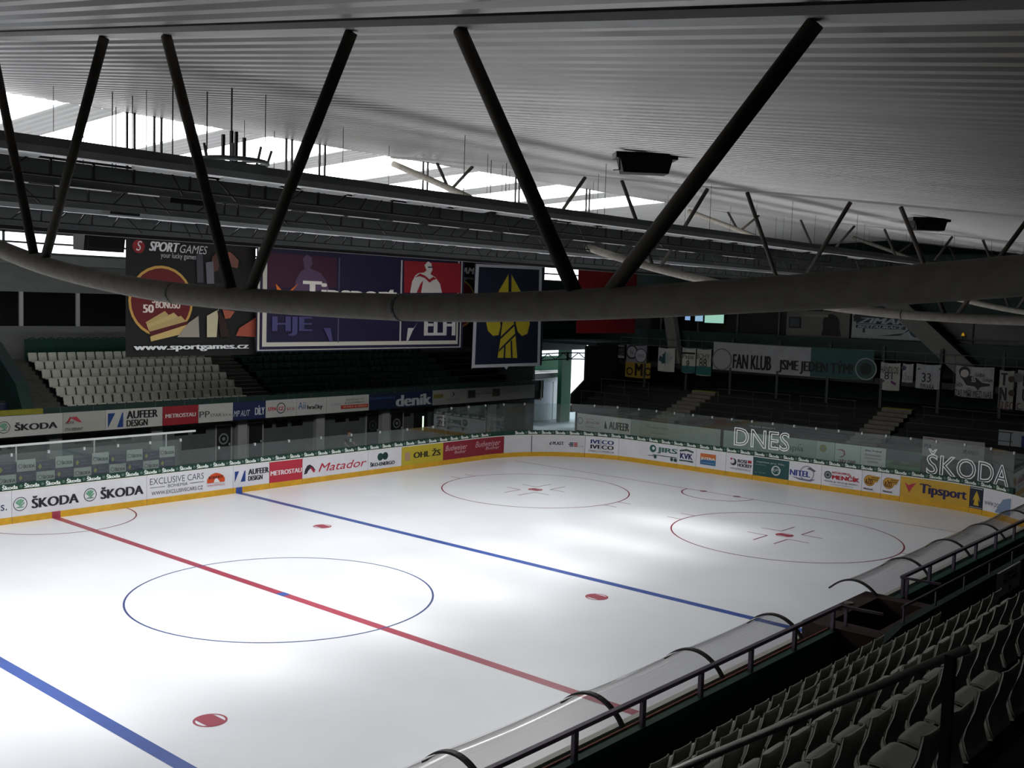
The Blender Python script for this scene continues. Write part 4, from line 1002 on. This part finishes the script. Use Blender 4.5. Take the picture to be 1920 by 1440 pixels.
# ---------------------------------------------------------------- hanging banners
def banner(key, name, y, bg, label, ropes=True, pad=0.0):
    (x0, z0), (x1, z1) = BANNERS[key][0], BANNERS[key][1]
    t = thing(name, label, 'banner', ((x0 + x1) / 2, y, z1))
    MB().box(x0, x1, y, y + .03, z0, z1).build('cloth', mat('cloth_' + bg, bg, .75, var=.1, vs=.8), t)
    decals(BANNERS[key][2:], lambda u, v, w: (u, y - w, v), t, .006, .004, names=('lettering', 'picture'))
    mb = MB().bar((x0 - .1, y + .015, z1 + .05), (x1 + .1, y + .015, z1 + .05), .06, .06)
    mb.build('top_bar', M_beam, t)
    mb = MB()
    n = max(2, int((x1 - x0) / 1.5))
    for i in range(n + 1):
        x = x0 + (x1 - x0) * i / n
        mb.bar((x, y + .015, z1 + .05), (x, y + .015, roof_f(y) + .05), .02, .02)
    mb.build('rope', M_dark, t)
    return t
banner('sport', 'hanging_banner', 18.0, '0d0c0e', 'dark hanging banner with red disc, gold ring and a web address across its foot')
banner('league', 'hanging_banner', 17.6, '1c1838', 'wide purple hanging banner with white double frame and a pale player on red')
banner('pike', 'hanging_banner', 17.8, '121a30', 'navy hanging banner with a tall yellow spearhead in a white shield outline')
banner('red', 'hanging_banner', 16.5, '8c1a20', 'plain red hanging banner partly behind the foot of the two diagonals')
BANNERS['games'] = [(24.2, 6.2), (30.9, 11.7), ('t', 'SPORTGAMES', 25.2, 29.6, 10.75, 11.15, 'c9c9c9', 3), ('t', 'your lucky games', 26.0, 29.0, 10.35, 10.6, 'b0b0b0'), ('c', 27.6, 8.9, 1.5, 'b08a44'), ('c', 27.6, 8.9, 1.38, '581216')]
banner('games', 'hanging_banner', 19.6, '0d0c0e', 'second dark games banner, only a sliver showing between the purple and navy banners')

# ---------------------------------------------------------------- standing terrace behind the far end
mb = MB()
for i in range(8):
    x0 = 34.6 + .75 * i
    mb.box(x0, 46, -29, 15.4 if x0 < 36.5 else 16.95, -.1, 1.9 + .24 * i)
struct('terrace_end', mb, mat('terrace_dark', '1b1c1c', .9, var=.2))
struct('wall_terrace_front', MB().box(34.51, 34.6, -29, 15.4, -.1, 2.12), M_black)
def lift(h): return ''.join('%02x' % min(235, int(int(h[k:k + 2], 16) * 1.4)) for k in (0, 2, 4))
for s0, s1, bg, label, items in ENDADS:
    t = thing('advertising_panel', label, 'advertising panel', (34.45, (s0 + s1) / 2, 1), 'panels behind the end glass')
    MB().box(34.44, 34.5, s1 + .01, s0 - .01, .98, 2.08).build('panel', mat('end_panel_' + bg, lift(bg), .55, var=.06), t)
    decals(items, lambda u, v, w: (34.44 - w, u, v), t, sgn=-1)
t = thing('advertising_panel', 'raised pale panel behind the outlined word, with red arrows and dark lettering', 'advertising panel', (34.4, -8.3, 2))
MB().box(34.38, 34.44, -9.75, -6.75, 1.95, 2.95).build('panel', mat('panel_8a8684', '8a8684', .55), t)
decals([('t', 'ELEKTRO-CENTRUM', -7.7, -8.9, 2.66, 2.78, '4a3a3c'), ('t', 'EVA', -7.3, -7.6, 2.68, 2.82, '7a3034', 2), ('t', 'EVA', -9.15, -9.5, 2.6, 2.76, '7a3034', 2), ('t', 'PLANEO', -8.75, -9.5, 2.3, 2.5, '2a2c38', 3), ('p', [(-6.85, 2.86), (-7.2, 2.9), (-7.5, 2.76), (-7.2, 2.86)], '7a3034'), ('t', 'PLA', -6.85, -7.2, 2.4, 2.6, '2a2c38', 3)], lambda u, v, w: (34.38 - w, u, v), t)
t = thing('advertising_panel', 'white panel with a dark blue field on the wall beside the lying player flag', 'advertising panel', (37, -11.3, 2.6))
MB().box(37.0, 37.06, -15, -9.6, 2.2, 3.4).build('panel', mat('panel_8e9296', '8e9296', .6), t)
decals([('r', -10.7, -15, 2.5, 3.2, '1c2a5c')], lambda u, v, w: (37.0 - w, u, v), t)
# aisle steps of the terrace, pale treads
def stairs_e(y0, y1, label):
    mb = MB()
    for i in range(9):
        x0 = 34.9 + .58 * i
        mb.box(x0, x0 + .56, y0, y1, 1.8, 2.2 + .19 * i)
    o = mb.build('aisle_stairs', mat('step_pale', '605c55', .8, var=.15))
    tag(o, label, 'stairs', 'aisle stairs of the end terrace')
    return o
stairs_e(8.3, 10.0, 'pale concrete aisle stairs on the end terrace under the long fan club banner')
stairs_e(-4.2, -2.5, 'pale concrete aisle stairs on the end terrace behind the yellow flower panel')
for y0, y1 in ((8.3, 10.0), (-4.2, -2.5)):
    tag(MB().box(39.6, 40.08, y0, y1, 3.725, 3.76).build('step_edge', mat('yellow_edge', '6a6424', .7)), 'dull yellow edge at the top of the stairs ' + ('under the fan club banner' if y0 > 0 else 'behind the flower panel'), 'step edge')
M_coln0 = mat('barrier_steel', '262a2a', .6)
# crush barriers
for n, x in enumerate((36.2, 38.4)):
    for y0, y1 in ((12.5, 16.5), (2.5, 7.5), (-1.5, 2.0), (-10.5, -5.2)):
        z = 1.9 + .24 * int((x - 34.6) / .75)
        t = thing('crush_barrier', 'thin dark steel barrier on a step of the end terrace', 'barrier', (x, (y0 + y1) / 2, z), 'barriers of the end terrace')
        MB().tube([(x, y0, z + 1.0), (x, y1, z + 1.0)], .025, 8).tube([(x, y0, z + .55), (x, y1, z + .55)], .018, 8).build('rail', M_coln0, t)
        for y in (y0 + .1, (y0 + y1) / 2, y1 - .1): MB().tube([(x, y, z), (x, y, z + 1.0)], .025, 8).build('post', M_coln0, t)

# raised gallery and restaurant behind it
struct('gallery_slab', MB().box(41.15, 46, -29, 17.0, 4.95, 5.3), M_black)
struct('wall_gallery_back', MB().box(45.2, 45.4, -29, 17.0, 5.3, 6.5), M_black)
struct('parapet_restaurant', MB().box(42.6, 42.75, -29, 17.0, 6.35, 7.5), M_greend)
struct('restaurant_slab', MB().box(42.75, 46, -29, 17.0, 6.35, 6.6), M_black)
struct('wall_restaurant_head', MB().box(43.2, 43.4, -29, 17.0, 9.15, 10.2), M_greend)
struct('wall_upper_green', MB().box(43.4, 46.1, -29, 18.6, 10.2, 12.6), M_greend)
M_coln = mat('column_grey', '303434', .6)
for i, y in enumerate([-15 + 3.3 * j for j in range(10)]):
    tag(MB().box(41.15, 41.3, y - .08, y + .08, 5.3, 7.2).box(41.0, 41.15, y - .08, y + .08, 1.9, 5.3).build('gallery_column', M_coln), 'slim grey steel column carrying the flag gallery at the end of the hall', 'column', 'slim columns of the gallery')
t = thing('gallery_railing', 'long thin railing along the gallery from which the fan flags hang', 'railing', (41, 1, 5.3))
for z in (6.9, 6.42): MB().tube([(41.06, -16, z), (41.06, 16.8, z)], .022, 8).build('rail', M_greyd, t)
for j in range(21): MB().tube([(41.06, -15.6 + 1.62 * j, 5.3), (41.06, -15.6 + 1.62 * j, 6.9)], .016, 6).build('baluster', M_greyd, t)
for (l, b), (r_, tp), bg, label, items in FLAGS:
    t = thing('fan_flag', label, 'flag', (41, (l + r_) / 2, tp))
    n = 10
    vs, fs = [], []
    for i in range(n + 1):
        u = l + (r_ - l) * i / n
        w = .012 * math.sin(i * 1.9)
        sag = -.05 * math.sin(PI * i / n)
        vs += [(41.0 + w, u, b + sag * .6), (41.0 + w, u, tp + sag)]
    for i in range(n): fs.append((2 * i, 2 * i + 1, 2 * i + 3, 2 * i + 2))
    m2 = MB().add(vs, fs)
    m2.add([(q[0] + .012, q[1], q[2]) for q in vs], [tuple(reversed(f)) for f in fs])
    m2.build('cloth', mat('flag_' + bg, bg, .8, var=.08, vs=1.5), t)
    if 'long white and teal' in label:
        ym = -.2
        MB().add([(40.982, 2.62, b + .0), (40.982, 2.62, tp - .02), (40.982, r_, tp - .02), (40.982, r_, b)], [(0, 1, 2, 3)]).build('teal_half', mat('flag_teal', '2c4c48', .8), t)
        decals(items, lambda u, v, w: (40.975 - w, u, v), t, sgn=-1, names=('lettering', 'crest'))
    else:
        decals(items, lambda u, v, w: (40.982 - w, u, v), t, sgn=-1, names=('lettering', 'drawing'))
# slanted concrete braces
for (y0, z0), (y1, z1), w, lab in (((-1.9, 9.9), (-7.2, 5.35), 1.0, 'thick grey slanted brace crossing the restaurant front beside the round logo'), ((13.5, 9.9), (12.5, 5.25), .75, 'thick grey leaning column behind the maple leaf flag')):
    tag(MB().bar((41.6, y0, z0), (41.6, y1, z1), .5, w, 0, (0, 0, 1)).build('slanted_brace', mat('brace_grey', '6b6a66', .8, var=.1)), lab, 'brace')
# restaurant front: dark glazing with posts, lit screens, painted logo
k = 80
for y in [-27 + 3.0 * j for j in range(15)]:
    w = struct('window_%d' % k, MB().box(43.25, 43.3, y, y + 2.9, 7.5, 9.15), M_winb)
    MB().box(43.15, 43.3, y + 2.9, y + 3.0, 7.4, 9.2).build('window_post', M_greyd, w)
    k += 1
for y0, y1, z0, z1, c, lab in ((12.55, 12.95, 8.22, 8.62, '8fb4e6', 'small lit blue screen, first of three in the restaurant'), (11.55, 12.15, 8.18, 8.62, '9cc4e0', 'small lit blue screen, middle of three in the restaurant'), (9.95, 11.4, 8.1, 8.75, 'a6dcc8', 'wide lit greenish screen in the restaurant')):
    t = thing('lit_screen', lab, 'screen', (43.1, (y0 + y1) / 2, z0))
    MB().box(43.1, 43.2, y0 - .06, y1 + .06, z0 - .06, z1 + .06).build('bezel', M_dark, t)
    MB().box(43.085, 43.1, y0, y1, z0, z1).build('display', emit('screen_' + c, c, .85), t)
for y0, y1, z0, z1, c, lab in ((4.4, 5.2, 8.0, 8.7, '15171b', 'dark framed notice hanging on the pale restaurant wall'),):
    t = thing('framed_notice', lab, 'picture', (43.0, 4.8, 8.0))
    MB().box(43.02, 43.1, y0, y1, z0, z1).build('frame', M_black, t)
    MB().box(43.01, 43.02, y0 + .08, y1 - .08, z0 + .08, z1 - .08).build('sheet', mat('notice_grey', '3a3e44', .6), t)
t = thing('restaurant_mural', 'pale wall panel with a dark painted figure in the restaurant front', 'panel', (43.1, 3.3, 7.5))
MB().box(43.1, 43.25, 1.2, 5.4, 7.5, 9.1).build('panel', mat('panel_60605a', '605f59', .7, var=.12), t)
decals([('c', 2.4, 8.4, .55, '141414'), ('p', [(3.0, 7.6), (2.8, 8.6), (1.9, 8.5), (1.7, 7.6)], '181516'), ('r', 4.2, 2.6, 8.75, 8.9, '7a766a')], lambda u, v, w: (43.1 - w, u, v), t, names=('lettering', 'painting'))
t = thing('restaurant_sign', 'pale sign with a dark round restaurant logo above the fan club banner', 'sign', (43.0, -1, 7.5))
MB().box(43.0, 43.25, -3.4, 1.0, 7.55, 9.15).build('panel', mat('panel_9a9c9c', '909494', .6, var=.08), t)
decals([('p', [(.95, 8.9), (.6, 9.1), (-2.0, 9.05), (-2.9, 8.8), (-2.95, 8.4), (-2.0, 7.8), (-.5, 7.7), (-2.2, 7.95), (-2.7, 8.4), (-2.6, 8.7), (.9, 8.55)], '1a2226'), ('r', .75, -2.55, 8.42, 8.86, '20282c'), ('t', 'ZIMÁK', .65, -2.45, 8.46, 8.9, '8f9a9a', 3), ('r', .75, -2.3, 8.16, 8.36, '20282c'), ('t', 'RESTAURACE', .65, -2.2, 8.18, 8.34, '98a2a2', 3), ('c', -2.95, 8.15, .42, '24404c'), ('r', .3, .15, 7.9, 8.15, '20282c')], lambda u, v, w: (43.0 - w, u, v), t, sgn=-1)
t = thing('bar_lamp', 'small warm yellow lamp glowing on a shelf in the dark bar', 'lamp', (43.0, -5.6, 8.0))
MB().tube([(43.0, -5.6, 7.95), (43.0, -5.6, 8.12)], .1, 10, r1=.04).build('lamp_shade', emit('lamp_warm', 'd8a82a', .5), t)
MB().tube([(43.0, -5.6, 7.78), (43.0, -5.6, 7.95)], .02, 8).build('stem', M_dark, t)
tag(MB().box(43.0, 43.2, -9, -4.5, 7.72, 7.78).build('bar_shelf', M_greyd), 'thin dark shelf carrying the yellow lamp in the bar', 'shelf')

# ---------------------------------------------------------------- open gate in the far corner, daylight outside
M_out = mat('outside_white', 'e6e8ea', .7)
M_gatew = mat('shutter_white', 'dfe6ee', .6)
M_gateg = mat('gate_green', '12553a', .6, var=.06)
M_paving = mat('yard_paving', '7d8894', .6, var=.15, vs=.6)
struct('yard', MB().box(46.2, 62, 14, 40, -.2, -.02).box(38.4, 46.2, 17.5, 40, -.04, -.015), M_paving)
struct('wall_outside', MB().box(36, 45.6, 25.85, 26.1, -.1, 3.85), M_out)
struct('wall_outside_green', MB().box(43.3, 46.4, 26.2, 26.5, 3.6, 4.95), M_gateg)
w = struct('door_10', MB().box(42.6, 44.75, 25.77, 25.85, -.1, 2.95), M_gatew)
mb = MB()
for i in range(32): mb.box(42.6, 44.75, 25.73, 25.77, .0 + .09 * i, .055 + .09 * i)
mb.build('shutter_slats', M_gatew, w)
MB().box(42.35, 45.0, 25.55, 25.85, 2.98, 3.3).build('shutter_box', M_out, w)
MB().box(44.75, 44.85, 25.74, 25.85, -.1, 2.98).build('shutter_rail', M_grey, w)
struct('canopy_outside', MB().box(40.5, 45.4, 24.9, 25.85, 3.4, 3.75), M_grey)
struct('pillar_gate', MB().box(43.75, 44.9, 24.1, 24.5, -.1, 6.0), M_gateg)
struct('wall_terrace_side', MB().prism([(36.5, 0), (46, 0), (46, 6.3), (37.3, 6.3), (37.3, 4.0), (35.9, 3.12), (35.9, 1.9), (36.5, 1.9)], 16.95, 17.1, 'y'), M_black)
t = thing('canopy_truss', 'black lattice truss bridging the bright open gate in the corner', 'truss', (40, 20.5, 5))
A0, A1 = Vector((38.4, 21.9, 5.0)), Vector((44.6, 18.4, 4.75))
def along(tt, z):
    p = A0.lerp(A1, tt)
    return (p.x, p.y, p.z + z + .25 * math.sin(PI * tt))
mb = MB()
for i in range(10):
    a, b = i / 10, (i + 1) / 10
    mb.bar(along(a, 0), along(b, 0), .07, .07)
    mb.bar(along(a, .45), along(b, .45), .07, .07)
mb.build('chord', M_black, t)
mb = MB()
for i in range(6):
    a, b = i / 6, (i + 1) / 6
    mb.bar(along(a, 0), along((a + b) / 2, .45), .05, .05)
    mb.bar(along((a + b) / 2, .45), along(b, 0), .05, .05)
mb.build('web_bar', M_black, t)
for q in (.3, .62, .85):
    p = along(q, -.12)
    MB().bar(p, along(q, .5), .12, .12).build('hanger', M_black, t)
struct('ceiling_gate', MB().box(38.5, 46, 17.0, 23.6, 6.3, 6.5), M_greend)
w = struct('window_120', MB().box(38.6, 45.9, 23.55, 23.6, 10.7, 12.1), M_clere)
mb = MB()
for z in (10.7, 11.2, 11.75): mb.box(38.6, 45.9, 23.46, 23.54, z, z + (.1 if z < 11.7 else .2))
mb.build('window_bar', M_greyd, w)
struct('wall_gate_side', MB().box(38.3, 38.5, 22.4, 30.3, -.1, 6.4), M_greyd)

# ---------------------------------------------------------------- near side: parapet, railing, shields, bench well
M_rail = mat('rail_paint', '75697a', .4, .2, var=.1)
M_trim = mat('red_trim', '8a4a3a', .6)
YP = -17.4
struct('parapet_near', MB().box(-34, .1, YP - .16, YP, 1.2, 2.98), M_green)
struct('parapet_near.001', MB().box(3.0, 30, YP - .16, YP, 1.2, 2.98), M_green)
struct('trim_3', MB().box(-34, .1, YP, YP + .03, 2.9, 3.0), M_trim)
struct('walkway_near', MB().box(-34, 46, -19.3, YP - .1, 1.0, 2.2), M_concd)
struct('floor_bench', MB().box(-34, 46, YP, -14.95, -.03, .3), M_concd)
def railing(x0, x1, label, ret=0):
    t = thing('parapet_railing', label, 'railing', ((x0 + x1) / 2, -17.5, 2.98))
    y = -17.5
    MB().bar((x0, y, 3.4), (x1, y, 3.4), .075, .06).build('top_rail', M_rail, t)
    n = int(round((x1 - x0) / 1.62))
    for i in range(n + 1):
        x = x1 - .3 - 1.62 * i if ret > 0 else x0 + .1 + 1.62 * i
        MB().bar((x, y, 2.9), (x, y, 3.4), .09, .06, 0, (0, 1, 0)).build('post', M_rail, t)
    xe = x1 if ret > 0 else x0
    MB().bar((xe, y, 3.4), (xe + .25 * (1 if ret > 0 else 1), y - .75, 3.35), .05, .05).build('return_rail', M_rail, t)
    MB().bar((xe + .06, y - .1, 2.3), (xe + .06, y - .1, 3.38), .06, .06).build('end_post', M_rail, t)
railing(-22, .15, 'purple-grey railing on the green parapet, on the camera side of the bench well', 1)
railing(3.3, 24, 'purple-grey railing on the green parapet beyond the bench well', -1)

M_shield = glass('shield_plexi', (.76, .75, .74), .05, (.5, .5, .48), 1.4, .06)
M_srib = mat('shield_rib', '3d383a', .45)
ARC = [(-17.32, 2.72), (-17.2, 2.98), (-17.0, 3.16), (-16.78, 3.25), (-16.55, 3.25), (-16.32, 3.16), (-16.1, 2.98)]
def arc_pts(n=18):
    out = []
    for i in range(n + 1):
        q = i / n * (len(ARC) - 1)
        a = min(int(q), len(ARC) - 2)
        f = q - a
        p = [ARC[max(0, min(len(ARC) - 1, a + d))] for d in (-1, 0, 1, 2)]
        out.append(tuple(.5 * (2 * p[1][c] + (p[2][c] - p[0][c]) * f + (2 * p[0][c] - 5 * p[1][c] + 4 * p[2][c] - p[3][c]) * f * f + (3 * p[1][c] - p[0][c] - 3 * p[2][c] + p[3][c]) * f ** 3) for c in (0, 1)))
    return out
AP = arc_pts()
def shield(xs, label, ends):
    t = thing('spectator_shield', label, 'shield', ((xs[0] + xs[-1]) / 2, -16.7, 3.0), 'curved clear shields along the near stand')
    for a, b in zip(xs, xs[1:]):
        vs, fs = [], []
        nx = 10
        for side in (0, 1):
            for i in range(nx + 1):
                q = i / nx
                dip = .05 * math.sin(PI * q)
                for j, (y, z) in enumerate(AP):
                    vs.append((a + (b - a) * q, y, z - dip * math.sin(PI * j / (len(AP) - 1)) - .008 * side))
        k = len(AP)
        for side in (0, 1):
            o = side * (nx + 1) * k
            for i in range(nx):
                for j in range(k - 1): fs.append((o + i * k + j, o + (i + 1) * k + j, o + (i + 1) * k + j + 1, o + i * k + j + 1))
        MB().add(vs[:len(vs) // 2], [f for f in fs if max(f) < len(vs) // 2]).build('clear_sheet', M_shield, t, True)
    for x in xs:
        if x == xs[-1] and not ends[1]: continue
        mb = MB()
        for (y0, z0), (y1, z1) in zip(AP, AP[1:]): mb.bar((x, y0, z0), (x, y1, z1), .09, .035, 0, (0, 0, 1))
        mb.build('arched_rib', M_srib, t)
shield([-18.6, -15.65, -12.7, -9.7, -6.75, -3.85, -.9], 'curved clear shield on dark ribs along the near parapet before the grey seats', (1, 1))
shield([2.8, 5.75, 8.7, 11.65, 14.6, 17.5], 'curved clear shield on dark ribs beyond the bench well', (1, 1))

M_well = mat('well_boards', '3b2826', .7, var=.15)
t = thing('bench_well', 'brown boxed well beside the near boards, between the two curved shields', 'well', (1.5, -17.6, 2.2))
for i, (x0, x1, y0, y1) in enumerate(((-.1, 3.0, -17.25, -16.85), (-.1, 3.0, -18.35, -18.2), (-.1, .4, -18.2, -17.25), (2.65, 3.0, -18.2, -17.25))):
    MB().box(x0, x1, y0, y1, 2.2, 3.02).build('side_board', M_well, t)
for x in (1.2, 1.75): MB().tube([(x, -17.0, 3.02), (x, -17.0, 3.05)], .09, 14).build('round_cap', mat('cap_grey', '8a8480', .5), t)
struct('wall_seat_front', MB().prism([(-2.2, 1.0), (46, 1.0), (46, 3.3), (.1, 3.3), (-2.2, 2.95)], -18.75, -18.6, 'y'), M_greend)
struct('floor_aisle', MB().box(-2.1, 46, -29.2, -18.75, .8, 1.0), M_concd)
struct('wall_aisle_side', MB().box(-2.1, -2.0, -29.2, -18.75, 1.0, 2.9), M_concd)
t = thing('seat_front_rail', 'thin dark rail on the green wall before the grey seats', 'railing', (8, -18.68, 3.3))
MB().tube([(.2, -18.68, 3.62), (30, -18.68, 3.62)], .028, 8).build('rail', M_rail, t)
for i in range(18): MB().tube([(.3 + 1.7 * i, -18.68, 3.28), (.3 + 1.7 * i, -18.68, 3.62)], .022, 8).build('post', M_rail, t)

# notice on the green wall
t = thing('notice_sign', 'white no entry notice with a red barred circle on the green wall', 'sign', (6.55, -18.77, 2.7))
MB().box(5.72, 7.45, -18.79, -18.75, 2.72, 3.3).build('board', M_white, t)
decals([('t', 'ZÁKAZ', 6.1, 7.1, 3.13, 3.25, '1a1a1c', 1), ('t', 'VSTUPU', 6.05, 7.15, 2.98, 3.1, '1a1a1c', 1), ('ring', 6.6, 2.85, .105, .085, 'a02028'), ('p', [(6.53, 2.79), (6.55, 2.77), (6.67, 2.91), (6.65, 2.93)], 'a02028'), ('c', 6.6, 2.85, .04, '1a1a1c')], lambda u, v, w: (u, -18.79 - w, v), t)

# ---------------------------------------------------------------- near stand and its grey seats
def row_y(i): return -19.29 - .878 * i
def row_z(i): return 2.96 + .57 * i
mb = MB()
for i in range(12):
    y1 = row_y(i) + .62 if i else -18.75
    mb.box(-34, -2.1, row_y(i) - .24, y1, 1.0, row_z(i))
struct('stand_near_slab', mb, M_concd)
M_seat = mat('seat_grey', 'c6c8bd', .5, var=.06, vs=4)
# local frame: sitter faces +y
NB = [(-.05, .86), (-.05, .83), (-.03, .72), (.015, .6), (.03, .52), (.01, .45), (-.01, .4)]
NS = [(.0, .40), (.1, .385), (.24, .39), (.4, .42), (.46, .415), (.48, .385)]
t = thing('stadium_seat', 'x', 'seat')
seat_shell(.405, NB, .022).build('backrest', M_seat, t, True)
seat_shell(.43, NS, -.015).build('seat_pan', M_seat, t, True)
MB().box(-.05, .05, .0, .3, .0, .37).box(-.2, .2, .1, .16, .33, .38).build('bracket', M_dark, t)
RN = ['first', 'second', 'third', 'fourth', 'fifth', 'sixth', 'seventh', 'eighth', 'ninth', 'tenth']
used = False
X0 = [-8.0, -9.0, -9.4, -9.8, -10.2, -10.6, -11, -11.4, -11.8]
for i in range(8):
    for j in range(-30, 60):
        x = -8.02 + .5 * j + (.02 if i % 2 else 0)
        p = (x, row_y(i), row_z(i))
        if not inview((x, row_y(i), row_z(i) + .6), 40) or x > -2.3: continue
        lab = 'grey plastic seat seen from behind in the %s row up from the ice' % RN[i]
        if not used:
            t.location = p; ROOT[t.name] = Vector(p); tag(t, lab, 'seat', 'near grey seats, %s row' % RN[i]); used = True
        else: dup(t, p, lab, 'near grey seats, %s row' % RN[i])

# stair handrail close to the camera
M_hand = mat('handrail_paint', 'b4b6b0', .28, .85)
t = thing('stair_handrail', 'thick dark handrail sloping across the grey seats to a square post', 'handrail', (-15.14, -24.45, 6.2))
MB().tube([(-15.14, -24.52, 7.84), (-15.14, -23.3, 6.98), (-15.14, -20.2, 4.8)], .018, 14).build('rail', M_hand, t, True)
MB().bar((-15.14, -24.46, 6.0), (-15.14, -24.46, 7.8), .036, .036, 0, (0, 1, 0)).build('post', M_dark, t)
MB().bar((-15.14, -20.3, 3.4), (-15.14, -20.3, 4.85), .065, .065, 0, (0, 1, 0)).build('lower_post', M_dark, t)
